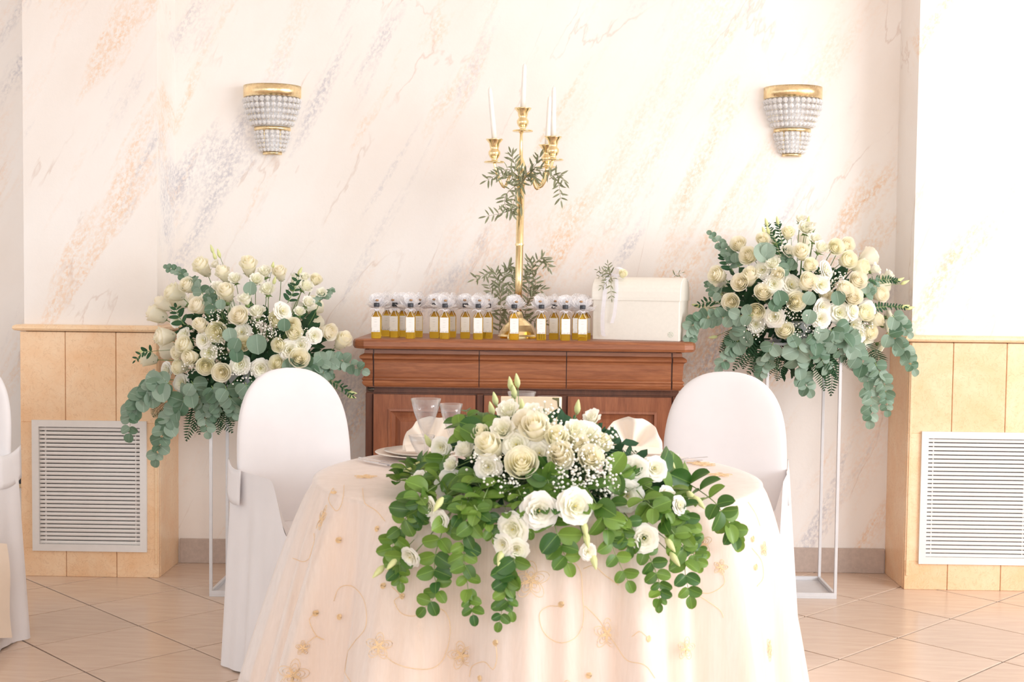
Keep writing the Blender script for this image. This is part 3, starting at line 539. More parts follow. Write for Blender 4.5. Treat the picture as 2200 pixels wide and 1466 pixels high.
arrangement(-1.172, 5.318, .84, (-1.165, 5.31, 1.03), (.41, .27, .40), LB, LBR, [((1180, 1080), (1100, 1290)), ((1270, 1090), (1375, 1240)), ((980, 1060), (905, 1145)), ((1300, 1080), (1290, 1250)), ((1150, 1080), (1180, 1250)), ((1200, 1050), (1230, 1230)), ((1330, 1050), (1380, 1200)), ((1080, 1030), (1010, 1160)), ((1250, 1080), (1310, 1220))],
            [(1520, 715, 62), (1390, 720, 45), (1480, 385, 42), (1305, 480, 32), (1360, 660, 45), (1680, 600, 40), (1400, 780, 45)], [(1290, 560, 40, .05), (1530, 600, 70, .06), (1290, 730, 80, .06), (1800, 680, 40, .05), (1440, 890, 50, .05), (1130, 850, 40, .04), (1620, 640, 40, .05)], lc1,
            'cream and white flower arrangement on the stand next to the bottle end of sideboard', [(1255, 160), (1295, 185), (1270, 200), (1610, 260), (1770, 290), (1620, 345), (850, 760), (2075, 1000), (2070, 1025)], LEB)
RB = [('r', *q) for q in ((515, 265, 50), (575, 330, 56), (390, 445, 56), (580, 460, 54), (525, 490, 54), (470, 600, 54), (660, 550, 56), (620, 655, 54), (655, 235, 42), (805, 200, 40), (885, 315, 50), (935, 385, 44), (750, 440, 42), (850, 600, 60), (920, 485, 58), (1085, 280, 50), (1150, 265, 46), (1155, 355, 54), (1240, 395, 52), (1215, 480, 56), (1140, 530, 54), (1190, 575, 56), (1350, 555, 52), (1255, 670, 54), (1330, 710, 44), (790, 775, 56), (1025, 565, 44), (1290, 780, 44), (320, 645, 26))]
RB += [('l', *q) for q in ((805, 310, 54), (910, 170, 50), (880, 115, 36), (940, 160, 38), (1000, 285, 48), (965, 230, 38), (1040, 410, 50), (720, 380, 50), (650, 410, 44), (720, 495, 48), (830, 495, 58), (1005, 495, 50), (1320, 410, 40), (1400, 445, 40), (1015, 635, 48), (1000, 700, 52), (720, 690, 56), (1115, 665, 60), (1195, 655, 46), (615, 735, 44), (1275, 640, 46), (1415, 680, 42), (1400, 740, 42), (1270, 825, 52), (1195, 740, 46), (1365, 870, 42), (1230, 790, 46))]
RBR = [([(600, 680), (450, 690), (320, 700), (240, 740), (225, 830)], .058), ([(570, 760), (490, 860), (410, 980)], .066), ([(720, 840), (670, 950), (640, 1040)], .062), ([(880, 810), (860, 930), (890, 1050), (925, 1120)], .072), ([(960, 780), (985, 900), (1035, 1000)], .062), ([(1080, 750), (1180, 850), (1260, 1000), (1295, 1150), (1290, 1300)], .072), ([(1320, 960), (1375, 1100), (1390, 1240)], .058), ([(1390, 780), (1480, 880), (1545, 1000)], .062), ([(1420, 680), (1470, 730), (1515, 785)], .055), ([(1060, 760), (1070, 830), (1120, 920)], .066)]
REB = [([(520, 400), (450, 310), (350, 205)], .042, 'euc'), ([(480, 420), (440, 360), (430, 330)], .045, 'dgreen'), ([(760, 330), (720, 210), (680, 140)], .030, 'lisleaf'), ([(780, 330), (760, 200), (745, 130)], .028, 'lisleaf'), ([(440, 620), (350, 600), (275, 620)], .036, 'lisleaf'), ([(420, 560), (360, 540), (330, 500)], .04, 'euc'), ([(1250, 480), (1380, 470), (1450, 480)], .028, 'lisleaf'), ([(1300, 640), (1400, 630), (1500, 635)], .028, 'lisleaf'), ([(1260, 560), (1290, 540), (1330, 480)], .04, 'euc'), ([(820, 420), (800, 390), (790, 350)], .055, 'euc')]
stand(1.108, 5.448, 1.06, .31, 'slim white metal frame stand beside the gift box end of the sideboard')
arrangement(1.108, 5.448, 1.06, (1.10, 5.44, 1.235), (.40, .25, .385), RB, RBR, [((480, 800), (440, 970)), ((770, 930), (740, 1070)), ((1060, 950), (1058, 1160)), ((1320, 880), (1345, 1060)), ((560, 850), (540, 1000)), ((1150, 900), (1190, 1010)), ((640, 900), (600, 1020)), ((720, 900), (690, 1040)), ((520, 780), (400, 900)), ((600, 820), (480, 1010)), ((700, 850), (560, 1040)), ((840, 880), (800, 1010)), ((930, 900), (980, 1010)), ((1010, 900), (1110, 1070)), ((1120, 880), (1240, 990)), ((1250, 850), (1330, 960)), ((660, 860), (770, 1010)), ((980, 950), (1020, 1130))],
            [(660, 310, 62), (760, 580, 48), (690, 300, 45), (930, 580, 42), (1100, 580, 45), (930, 690, 45), (730, 620, 42), (840, 830, 45), (1000, 790, 45)], [(800, 660, 60, .06), (900, 750, 60, .06), (600, 780, 40, .05), (1090, 480, 60, .05), (1240, 740, 40, .05), (690, 440, 30, .05), (980, 440, 40, .05)], lc2,
            'cream and white flower arrangement on the stand next to the white gift box', [(745, 130), (680, 140), (665, 190), (690, 185), (820, 190), (925, 130), (355, 205), (1460, 475), (1490, 490), (1520, 640), (1490, 630), (270, 625), (370, 810)], REB)

# ------------------------------------------------------------------ candelabrum
YC = 5.43; cb = atY(1113, 700, YC); CX = cb.x
cz = lambda v: atY(1125, v, YC).z
topx = atY(1127, 235, YC).x
g = thing('candelabrum', (CX, YC, ZT), 'tall polished gold candelabrum standing among the bottles on the sideboard', 'candelabrum'); O = V((CX, YC, ZT)); tx = topx-CX
def gz(v): return cz(v)-ZT
MB().lathe([(0, 0), (.086, 0), (.086, .008), (.080, .016), (.074, .030), (.060, .055), (.036, .075), (.022, .085), (.018, .10), (.0135, .112)], 12).build('foot', 'gold', g, False)
zj = gz(392)
stem_ax = [V((tx*t_*.25, 0, z)) for t_, z in ((0, .11), (.3, gz(600)), (.6, gz(530)), (.62, gz(526)), (.64, gz(522)), (1, zj))]
MB().tube(stem_ax, [.0125, .0162, .0165, .020, .0165, .017], 10).build('stem', 'gold', g)
hub = V((tx*.25, 0, zj)); top = V((tx*.6, 0, gz(283)))
sp_ = [(0, -.02), (.020, -.015), (.024, 0), (.016, .012), (.012, .03), (.018, .05), (.021, .065), (.016, .085), (.008, .105), (.006, top.z-zj-.01), (.012, top.z-zj)]
MB().lathe(sp_, 16, hub).build('spindle', 'gold', g)
cup = [(0, 0), (.042, 0), (.044, .003), (.040, .006), (.016, .007), (.012, .014), (.020, .024), (.025, .036), (.025, .046), (.019, .054), (.017, .060), (.020, .066), (.022, .080), (.034, .094), (.036, .098), (.030, .098), (.014, .094)]
def holder(P, tilt=(0, 0), nm='candle_cup'): return MB().lathe([(r, z) for r, z in cup], 18).build(nm, 'gold', g, loc=P)
holder(top)
cups = [('front_left', atY(1062, 350, YC-.03), 0), ('right', atY(1188, 345, YC-.08), 0), ('back', atY(1175, 361, YC+.12), 0)]
for nm, P, _ in cups:
    q = P-O; holder(q); d = q-hub; d.z = 0
    pts = crom([hub+V((0, 0, .005)), hub+d*.35+V((0, 0, .035)), hub+d*.62+V((0, 0, -.022)), hub+d*.9+V((0, 0, q.z-hub.z-.042)), q+V((0, 0, .002))], 24); MB().tube(pts, .0062, 8).build('arm', 'gold', g)
def candle(P, tip, label):
    o = thing('taper_candle', P, label, 'candle', 'white taper candles'); d = V(tip)-V(P); path = [d*t_ for t_ in (0, .3, .6, .9, .97, 1)]; MB().tube(path, [.0115, .0108, .0098, .0088, .007, .002], 12).build('wax', 'wax', o); MB().tube([d, d*1.03], .0012, 5).build('wick', 'page', o)
ct = O+top+V((0, 0, .095)); candle(ct, atY(1127, 137, YC), 'white taper candle in the tallest central cup of the gold candelabrum')
P = cups[0][1]+V((0, 0, .095)); candle(P, atY(1052, 188, YC-.03), 'leaning white taper candle in the candelabrum arm reaching toward the bottle clusters')
P = cups[1][1]+V((0, 0, .095)); candle(P, atY(1190, 186, YC-.08), 'upright white taper candle in the front candelabrum arm on the gift box side')
P = cups[2][1]+V((0, 0, .095)); candle(P, atY(1181, 206, YC+.12), 'white taper candle in the candelabrum arm reaching back toward the wall')

# olive sprays
def spray(name, label, O, paths, size, depth, cat='olive branch', group=None):
    g = thing(name, O, label, cat, group); O = V(O)
    for pts in paths:
        ps = [atY(u, v, depth+dy)-O for u, v, dy in pts]; branch(g, ps, 'olive', size, (0, -1, .2), n=max(4, int(sum((V(ps[i+1])-V(ps[i])).length for i in range(len(ps)-1))/(size*.36))), stem='twig', name='olive_twig', spread=.8, flat=.5, taper=.8, r=.0014)
    return g
spray('olive_garland', 'olive leaf garland wound round the arms of the gold candelabrum', O+hub+V((0, -.02, 0)),
      [[(1125, 390, -.03), (1095, 365, -.05), (1075, 372, -.06), (1045, 388, -.04)], [(1125, 385, -.04), (1105, 350, -.04), (1098, 330, -.03)], [(1125, 380, -.04), (1150, 355, -.06), (1160, 335, -.05)], [(1120, 395, -.03), (1150, 365, -.07), (1195, 385, -.09), (1205, 430, -.09)], [(1120, 390, -.03), (1090, 415, -.06), (1085, 440, -.06), (1100, 460, -.05)], [(1122, 395, -.03), (1108, 420, -.05), (1100, 455, -.05)], [(1130, 380, -.03), (1140, 375, -.05), (1150, 385, -.06)], [(1122, 440, -.025), (1090, 455, -.04), (1045, 465, -.04)], [(1125, 400, -.03), (1105, 385, -.06), (1065, 375, -.06)], [(1180, 385, -.085), (1200, 375, -.09), (1212, 390, -.09)]], .046, YC)
spray('olive_branch', 'leafy olive branch propped against the wall behind the gold candelabrum foot', (CX-.02, 5.60, ZT),
      [[(1072, 715, 0), (1075, 660, 0), (1070, 610, 0), (1060, 585, 0), (1020, 600, -.02)], [(1075, 650, 0), (1080, 600, 0), (1095, 570, 0), (1105, 585, 0)], [(1085, 715, .02), (1100, 650, .02), (1110, 600, .02), (1090, 580, 0)], [(1125, 700, .03), (1135, 630, .02), (1140, 580, .01), (1165, 555, 0), (1178, 575, 0)], [(1120, 690, .02), (1140, 640, .01), (1150, 600, 0), (1135, 560, 0)], [(1080, 680, 0), (1060, 640, 0), (1050, 610, 0)], [(1100, 640, 0), (1120, 600, 0), (1130, 590, 0)], [(1130, 680, .03), (1145, 690, .03), (1165, 695, .03)], [(1085, 700, .03), (1095, 690, .03), (1115, 685, .03)], [(1070, 600, 0), (1090, 615, 0), (1105, 630, 0)], [(1140, 620, 0), (1150, 625, 0), (1165, 622, 0)]], .046, 5.60)

# ------------------------------------------------------------------ gift box
bc = atY(1461, 729, 5.262); rot = math.radians(17); bx = thing('gift_box', (0, 0, 0), 'white leatherette gift box with domed lid, ribbon and olive sprig on sideboard', 'gift box')
W, D_, H1, H2 = .375, .20, .172, .262
bx.location = V((bc.x, bc.y, ZT))-Matrix.Rotation(rot*-1, 3, 'Z') @ V((W/2, -D_/2, 0)); bx.rotation_euler.z = -rot
rbox('chest_body', (-W/2+.004, -D_/2+.004, 0), (W/2-.004, D_/2-.004, H1), 'box', bx, .004, 2)
m_ = MB(); prof = [(-D_/2, H1-.006), (-D_/2, H1+.008)]+[(-D_/2*cos(a)**.85 if cos(a) > 0 else D_/2*abs(cos(a))**.85, H1+.008+(H2-H1-.008)*sin(a)**.8) for a in [pi*k/16 for k in range(1, 16)]]+[(D_/2, H1+.008), (D_/2, H1-.006)]
k = len(prof); xs = [-W/2, -W/2+.003, W/2-.003, W/2]
vs = []
for i, x in enumerate(xs):
    s_ = .985 if i in (0, 3) else 1
    vs += [(x, y*s_, H1-.006+(z-H1+.006)*s_) for y, z in prof]
m_.add(vs, [(j*k+i, j*k+i+1, (j+1)*k+i+1, (j+1)*k+i) for j in range(3) for i in range(k-1)]+[tuple(range(k-1, -1, -1)), tuple(range(3*k, 4*k)), (0, k, k-1+k, k-1), (k, 2*k, 3*k-1, 2*k-1), (2*k, 3*k, 4*k-1, 3*k-1)]); m_.build('domed_lid', 'box', bx, False)
rb = MB()
def strip(m, pts, w_, ax=(1, 0, 0), n=14):
    p_ = crom(pts, n); m.add([q+V(ax)*e*w_ for q in p_ for e in (-.5, .5)], [(2*i, 2*i+1, 2*i+3, 2*i+2) for i in range(n)])
rx_ = -.115; yf_ = -D_/2-.004
strip(rb, [(rx_, -.03, H2+.012), (rx_-.012, -.085, H2-.01), (rx_-.016, yf_-.004, H1), (rx_-.022, yf_-.004, .10), (rx_-.02, yf_-.004, .03), (rx_-.012, yf_-.006, .015)], .017)
strip(rb, [(rx_+.01, -.03, H2+.012), (rx_+.03, -.085, H2-.02), (rx_+.034, yf_-.004, H1), (rx_+.028, yf_-.004, .11), (rx_+.018, yf_-.006, .07)], .015)
for sg in (-1, 1):
    strip(rb, [(rx_, -.045, H2+.012), (rx_+sg*.02, -.06, H2+.038), (rx_+sg*.05, -.055, H2+.030), (rx_+sg*.045, -.06, H2+.008), (rx_, -.05, H2+.010)], .016, (0, .6, .5))
rb.build('ribbon_bow', 'ribbon', bx)
for i, pts in enumerate(([(rx_, -.06, H2+.008), (rx_-.02, -.075, H2+.02), (rx_-.055, -.07, H2+.028)], [(rx_, -.06, H2+.008), (rx_-.012, -.06, H2+.03), (rx_-.015, -.06, H2+.055)], [(rx_, -.065, H2+.006), (rx_-.01, -.09, H2-.02), (rx_-.03, -.108, H2-.045)], [(rx_+.005, -.07, H2+.004), (rx_+.012, -.11, H2-.05), (rx_+.016, -.112, H1+.002)], [(rx_, -.06, H2+.008), (rx_-.03, -.06, H2+.015), (rx_-.06, -.05, H2-.005)])):
    branch(bx, [V(p_) for p_ in pts], 'olive', .034, (0, -1, .2), n=4, stem='twig', name='olive_sprig', spread=.7, r=.001)
o = inst('rose', ROSE[0], bx, mat=frame((rx_+.05, -.065, H2+.008), (.3, -.7, .5), None, .034)); inst('calyx', CALYX, o)
rb2 = MB(); strip(rb2, [(.13, .02, H2+.004), (.15, .03, H2+.014), (.172, .04, H2+.006)], .016, (0, 1, 0), 8); strip(rb2, [(.165, .03, H2+.008), (.196, .05, H2-.02), (.205, .06, H1+.02), (.200, .06, H1-.03)], .014, (0, 1, 0), 10); rb2.build('rear_ribbon', 'ribbon', bx)
branch(bx, [V((.135, .03, H2+.004)), V((.145, .03, H2+.014)), V((.165, .03, H2+.020))], 'olive', .03, (0, -1, .2), n=2, stem='twig', name='olive_sprig', r=.001)
em = MB(); ex, ez = W/2-.040, .028
for k in range(5):
    a = 2*pi*k/5+.3; em.tube([(ex+.003*cos(a), -D_/2+.0035, ez+.003*sin(a)), (ex+.0085*cos(a+.4), -D_/2+.0035, ez+.0085*sin(a+.4))], .0011, 4)
pts = [(ex+.011*cos(a), -D_/2+.0035, ez+.011*sin(a)) for a in [2*pi*k/24 for k in range(25)]]; em.tube(pts, .0006, 4)
em.build('printed_emblem', 'sage', bx)

# ------------------------------------------------------------------ round table and cloths
TC = V((.012, 3.715, 0)); TR, TZ = .628, .742
tb = thing('round_table', TC, 'round dining table hidden under the embroidered white cloth', 'table')
MB().lathe([(0, TZ-.03), (TR-.02, TZ-.03), (TR-.006, TZ-.026), (TR-.006, TZ-.008), (TR-.012, TZ-.004), (0, TZ-.004)], 64).build('table_top', 'woodz', tb)
MB().lathe([(.30, 0), (.30, .03), (.06, .06), (.045, .10), (.045, TZ-.06), (.16, TZ-.03)], 24).build('pedestal', 'woodz', tb)
def clothr(th, h, amp, ph, off, seed):
    # th angle, h drop fraction 0..1
    fl_ = .055+.115*max(0, -cos(th))**1.5+.02*max(0, cos(th))+.0*sin(th)
    f_ = 0
    for k, (n_, a, p_) in enumerate(((9, .9, .3), (14, .7, 1.9), (23, .45, .7), (5, .6, 2.5))): f_ += a*sin(n_*th+p_*3+ph+.35*sin(3*th+k))
    f_ = f_*.35
    for n_, a, p_ in ((15, 1.4, .4), (26, .7, 2.1)): f_ += a*(.5+.5*sin(n_*th+p_+ph+.9*sin(2*th)+.5*sin(5*th)))**3
    return TR+off+fl_*h**1.05+amp*f_*h**.6*(1-.15*h)+(.006*sin(61*th+4*sin(3*th))*h**.5 if seed else 0)
def cloth(name, mat, amp, ph, off, seed, zoff, nth=420, nh=34, parent=None):
    m_ = MB()
    def fn(u, v):
        th = 2*pi*u
        if v < .2: r = TR*(v/.2)*.988+off*v/.2*.4; return V((TC.x+r*cos(th), TC.y+r*sin(th), TZ+zoff))
        if v < .27:
            t_ = (v-.2)/.07; a = t_*pi/2; r = TR*.988+off*.4+(.012+off*.6)*sin(a); return V((TC.x+r*cos(th), TC.y+r*sin(th), TZ+zoff-.012*(1-cos(a))))
        h = (v-.27)/.73; r = clothr(th, h, amp, ph, off, seed); z = (TZ+zoff-.012)*(1-h)+.004*h
        return V((TC.x+r*cos(th), TC.y+r*sin(th), z))
    m_.grid(fn, nth, nh, True); return m_
uc = tag(cloth('undercloth', 'under', .056, .4, .002, 0, .0).build('undercloth', 'under'), 'peach satin undercloth reaching the floor beneath the sheer embroidered overlay', 'tablecloth')
om = cloth('overlay', 'organza', .062, .55, .016, 3, .003); ov = tag(om.build('organza_overlay', 'organza'), 'sheer white organza overlay with gold embroidered flowers draped over the round table', 'tablecloth')
bvh = BVHTree.FromPolygons([V(v) for v in om.v], om.f)
def hit(u, v):
    h = bvh.ray_cast(CP, ray(u, v).normalized())
    return (h[0]+(-h[1] if h[1].dot(ray(u, v)) > 0 else h[1])*.002, (-h[1] if h[1].dot(ray(u, v)) > 0 else h[1])) if h[0] else (None, None)
def eflower(u, v, s, rot=0):
    P, n_ = hit(u, v)
    if not P: return
    m_ = MB(); x = V((0, 0, 1)).cross(n_) if abs(n_.z) < .9 else V((1, 0, 0)); x.normalize(); y = n_.cross(x); s_ = s*P.y/F
    for k in range(5):
        a = rot+2*pi*k/5
        for q in (1, .72, .45):
            pts = []
            for t_ in range(13):
                b = t_/12*2*pi; rr = .52-.5*cos(b)*1.0; lx, ly = s_*q*(.5-.5*cos(b)), s_*q*.30*sin(b); pts.append(P+x*(lx*cos(a)-ly*sin(a))+y*(lx*sin(a)+ly*cos(a))+n_*.0006)
            m_.tube(pts, .0007, 4, False)
    m_.build('embroidered_flower', 'goldt', ov)
def edot(u, v, s):
    P, n_ = hit(u, v)
    if not P: return
    m_ = MB(); x = V((0, 0, 1)).cross(n_) if abs(n_.z) < .9 else V((1, 0, 0)); x.normalize(); y = n_.cross(x); s_ = s*P.y/F
    pts = [P+(x*cos(t_*.5)+y*sin(t_*.5))*s_*t_/40+n_*.0006 for t_ in range(1, 41)]; m_.tube(pts, .0013, 4, False).build('embroidered_dot', 'goldt', ov)
def evine(px):
    ps = crom([V((u, v, 0)) for u, v in px], 10*len(px)); run = []
    for q in ps:
        P, n_ = hit(q.x, q.y)
        if P and (not run or (P-run[-1]).length < .06): run.append(P)
    if len(run) > 3: MB().tube(run, .0008, 4, False).build('embroidered_vine', 'goldt', ov)
c6 = lambda x, y: (520+x/3.147, 1000+y/3.147); c7 = lambda x, y: (1120+x/3.147, 1000+y/3.147)
for (x, y), s, r in ((c6(545, 360), 30, .4), (c6(925, 1225), 30, .2), (c6(1485, 1285), 32, .5), (c6(345, 1420), 36, .1), (c7(65, 780), 42, .3), (c7(575, 1140), 34, .2), (c7(1215, 530), 26, .4), (c7(1675, 1245), 26, .7), (c7(1110, 1240), 26, .1), (c7(1345, 690), 17, 0), (c6(410, 1235), 16, .3), (c7(300, 1560), 34, .2), (c7(1200, -10), 26, .4)): eflower(x, y, s, r)
for (x, y), s, r in (((785, 1026), 26, .3), ((1545, 1022), 30, .2), ((1515, 1000), 26, .5), ((1640, 1180), 16, 0)): eflower(x, y, s, r)
for x, y in (c6(652, 505), c6(915, 430), c6(495, 1000), c6(660, 1025), c6(1085, 885), c6(955, 815), c6(620, 190), c6(1610, 1440), c6(1715, 1200), c7(270, 940), c7(855, 1175), c7(455, 1420), c7(125, 415), c7(1560, 500), c7(1580, 690)): edot(x, y, 7)
for vn in ([c6(*q) for q in ((690, 140), (680, 250), (640, 310), (590, 240), (615, 160), (630, 200))], [c6(*q) for q in ((815, 160), (830, 250), (910, 310), (970, 380))], [c6(*q) for q in ((490, 460), (490, 570), (430, 650), (345, 630))], [c6(*q) for q in ((620, 920), (660, 830), (750, 820), (830, 920), (840, 1090), (760, 1200), (700, 1300), (700, 1400), (740, 1466))],
           [c6(*q) for q in ((495, 1000), (455, 1050), (500, 1150), (555, 1180))], [c6(*q) for q in ((440, 1200), (500, 1160), (550, 1180))], [c6(*q) for q in ((1010, 820), (1070, 880), (1030, 920), (1080, 1000), (1160, 1020), (1210, 990))], [c6(*q) for q in ((1290, 950), (1380, 1000), (1410, 1120), (1370, 1290), (1290, 1370), (1160, 1375), (1040, 1340), (960, 1280))],
           [c6(*q) for q in ((1715, 1190), (1725, 1300), (1700, 1380), (1640, 1330), (1560, 1360), (1540, 1430))], [c7(*q) for q in ((270, 955), (180, 955), (120, 1010), (150, 1130), (260, 1200), (370, 1160), (420, 1040), (410, 850), (400, 720), (340, 640))], [c7(*q) for q in ((420, 700), (490, 680), (560, 740), (660, 810))], [c7(*q) for q in ((430, 950), (510, 1030), (580, 1130), (650, 1230), (720, 1320), (830, 1350), (900, 1440))],
           [c7(*q) for q in ((750, 1160), (800, 1125), (850, 1165))], [c7(*q) for q in ((1350, 700), (1370, 800), (1270, 865), (1160, 840))], [c7(*q) for q in ((1180, 870), (1260, 920), (1340, 980), (1365, 1030))], [c7(*q) for q in ((1555, 560), (1620, 650), (1630, 760), (1590, 820))], [c7(*q) for q in ((1530, 250), (1580, 330), (1610, 410))]): evine(vn)

# ------------------------------------------------------------------ covered chairs
def chair(loc, rz, label, flap=0, ivory=False):
    g = thing('covered_chair', loc, label, 'chair', 'banquet chairs under white cloth covers', rz)
    # local frame: sitter faces -y, backrest round y = 0
    def bw_(z):
        if z < .60: return .215-.0*(z)+.02*(1-z/.60)
        return .215*(max(0, 1-((z-.60)/.395)**3.6))**.42
    m_ = MB(); nz_ = 46; n = 48
    def fn(u, v):
        zc = .995*(1-(1-v)**1.6) if v < 1 else .995; z = min(zc, .9949); wv = bw_(z); th = .034*(1 if z < .75 else max(.05, (1-((z-.75)/.245)**3))**.5)+.010*(z < .6)*(1-z/.6)
        a = 2*pi*u; x = wv*math.copysign(abs(cos(a))**.75, cos(a)); y = th*math.copysign(abs(sin(a))**.75, sin(a)); y += .045*(x/.22)**2*-.6+.10*max(0, z-.45)**1.2
        if z < .55: k = (1-z/.55); x *= 1+.03*k*sin(9*a+1); y += .008*k*sin(11*a)
        return V((x, y, z))
    m_.grid(fn, n, nz_, True); m_.build('back_cover', 'cover', g)
    # seat cover and skirt: loop round the seat from rear left to rear right
    sw, sd = .222, .385; loop = []
    for k in range(61):
        t_ = k/60*3
        if t_ < 1: x, y = -sw-.0*t_, .02-(sd+.02)*t_
        elif t_ < 2: x, y = -sw+2*sw*(t_-1), -sd
        else: x, y = sw, -sd+(sd+.02)*(t_-2)
        loop.append((x, y))
    def ridge(y): f_ = max(0, min(1, (y+sd)/(sd+.02))); return .50+.165*(min(1, f_/.30)**2*(3-2*min(1, f_/.30)))
    def skirt(u, v):
        i = u*60; a = int(min(i, 59)); f_ = i-a; x = loop[a][0]*(1-f_)+loop[a+1][0]*f_; y = loop[a][1]*(1-f_)+loop[a+1][1]*f_
        ex = (x/sw)**8*math.copysign(1, x); ey = -1 if y < -sd+.03 else -.0; fl_ = .035*v+.011*v*sin(u*46)+.006*v*sin(u*83+1)
        z = ridge(y)*(1-v)+.006*v
        return V((x+ex*fl_, y+ey*fl_, z))
    m_ = MB(); m_.grid(skirt, 121, 14)
    def seat(u, v):
        x = -sw+2*sw*u; y = -sd+(sd+.02)*v; e = (2*u-1)**6; f_ = max(0, min(1, v)); return V((x, y, .475*(1-e)+ridge(y)*e+.012*(1-(2*u-1)**2)*sin(pi*v)-.004))
    m_.grid(seat, 17, 11); m_.build('seat_cover', 'cover', g)
    for x in (-.19, .19):
        for y in (-.34, -.02): MB().tube([(x, y, 0), (x, y, .46)], .014, 8).build('leg', 'woodd', g)
    for sg in ((flap,) if flap else (-1, 1)):
        f = MB()
        def fl(u, v, sg=sg):
            z = .695-.115*v-.02*u; a = (u-.35)*1.7; r = .026
            x = sg*(.216+(.020 if sg < 0 else .006)*sin(min(1, u*1.4)*pi/2)+.010*v); y = .055-.135*u-.012*v; return V((x, y, z-.012*sin(u*3)))
        f.grid(fl, 8, 7)
        fo = f.build('tie_flap', 'cover', g); sm = fo.modifiers.new('solid', 'SOLIDIFY'); sm.thickness = .004
    if ivory: MB().grid(lambda u, v: V((.262+.02*v+.006*sin(6*v), -.30+.20*u, .42-.33*v-.05*u)), 6, 10).build('ivory_drape', 'ivory', g)
    return g
# (x, y) is the middle of the backrest at the floor
chair((-.825, 4.40, 0), math.radians(38), 'white covered chair at the table on the goblet and knives side', flap=-1)
chair((.665, 4.47, 0), math.radians(-15), 'white covered chair at the table on the forks side', flap=1)
chair((-2.065, 4.56, 0), math.radians(-12), 'white covered chair standing away from the table beside the ivory wall socket', flap=1, ivory=True)

# ------------------------------------------------------------------ place settings
ZP = TZ+.0045
def plate(x, y, label):
    p_ = thing('plate', (x, y, ZP), label, 'plate', 'ivory plates'); MB().lathe([(0, .004), (.085, .004), (.10, .008), (.142, .016), (.145, .018), (.142, .019), (.098, .012), (.085, .007), (0, .007)], 40).build('charger', 'china', p_); MB().lathe([(0, .009), (.07, .009), (.08, .012), (.115, .022), (.117, .024), (.08, .016), (0, .012)], 36).build('upper_plate', 'china', p_)
def napkin(u, v0, v1, w_px, y, label, rz=0, nf=5):
    b_ = atY(u, v1, y); Hn = atY(u, v0, y).z-ZP-.0245; Wn = w_px*y/F/2; g = thing('napkin', (b_.x, y, ZP+.0245), label, 'napkin', 'fan folded napkins', rz)
    def fn(a, v):
        t_ = a*pi; r = .12+.88*v; zig = .020*sin(a*nf*pi*1.3)*(.3+.7*v); k = 1-.03*abs(sin(a*nf*pi*1.3)); return V((-Wn*cos(t_)*r*k, zig-.02*v*sin(t_), max(.001, Hn*(sin(t_)**.8)*r*k)))
    o = MB().grid(fn, 73, 8).build('fan', 'napkin', g); sm = o.modifiers.new('solid', 'SOLIDIFY'); sm.thickness = .0025
    f = MB().grid(lambda u, v: V((-Wn*.95+1.9*Wn*u, .03-.075*v, .004+.02*sin(pi*v)*(1-.3*abs(2*u-1)))), 10, 7).build('folded_base', 'napkin', g)
plate(-.355, 4.035, 'ivory plate stacked on a charger by the two tall goblets'); plate(.315, 4.05, 'ivory plate stacked on a charger under the napkin beside the forks')
napkin(928, 893, 975, 128, 4.02, 'cream fan folded napkin standing on the plate behind the tall goblets', .25); napkin(1357, 894, 972, 135, 4.03, 'cream fan folded napkin standing on the plate beside the forks', -.15)
def goblet(u, v, y, hh, wpx, label, prof=None):
    P = atY(u, v, y); R_ = wpx/2*y/F; hh = P.z-ZP; g = thing('goblet', (P.x, y, ZP), label, 'glass', 'clear stemmed glasses')
    b0 = hh*.40
    MB().lathe([(0, b0+.002), (.006, b0), (R_*.42, b0+(hh-b0)*.28), (R_*.78, b0+(hh-b0)*.66), (R_, hh), (R_-.0012, hh), (R_*.78-.0014, b0+(hh-b0)*.66), (R_*.42-.0016, b0+(hh-b0)*.28+.003), (0, b0+.008)], 28).build('bowl', 'glass', g)
    MB().lathe([(.0065, b0), (.0045, b0*.75), (.004, b0*.4), (.006, .012), (.012, .006), (R_*.72, .003), (R_*.74, .0015), (R_*.72, 0), (0, 0)], 24).build('stem', 'glass', g)
goblet(915, 857, 3.87, .20, 66, 'large tapering clear wine goblet in front of the fan napkin'); goblet(969, 868, 3.98, .18, 51, 'slimmer clear goblet beside the large tapering goblet'); goblet(906, 936, 3.70, .12, 58, 'short clear glass in front of the large goblet behind the white petals')
goblet(1121, 842, 4.02, .22, 62, 'tall clear goblet behind the beige menu card, away from the forks'); goblet(1180, 853, 3.93, .2, 55, 'clear goblet right behind the gold cornered edge of the menu card')
P0 = atY(1076, 853, 3.74); P1 = atY(1206, 855, 3.74); mc = thing('menu_card', ((P0.x+P1.x)/2, 3.75, ZP), 'beige menu booklet with gold corner standing behind the flowers', 'menu'); w2 = (P1.x-P0.x)/2; hm = P0.z-ZP
rbox('cover', (-w2, -.006, 0), (w2-.006, -.003, hm), 'card', mc, .001, 1); rbox('pages', (-w2+.002, -.003, .002), (w2, .009, hm-.002), 'page', mc, .001, 1); rbox('back_cover', (-w2, .009, 0), (w2+.002, .012, hm), 'card', mc, .001, 1)
MB().add([(w2-.006, -.0068, hm-.001), (w2-.026, -.0068, hm-.001), (w2-.026, -.0068, hm-.005), (w2-.012, -.0068, hm-.010), (w2-.010, -.0068, hm-.028), (w2-.006, -.0068, hm-.030)], [(0, 1, 2, 3), (0, 3, 4, 5)]).build('gold_corner', 'gold', mc, False)
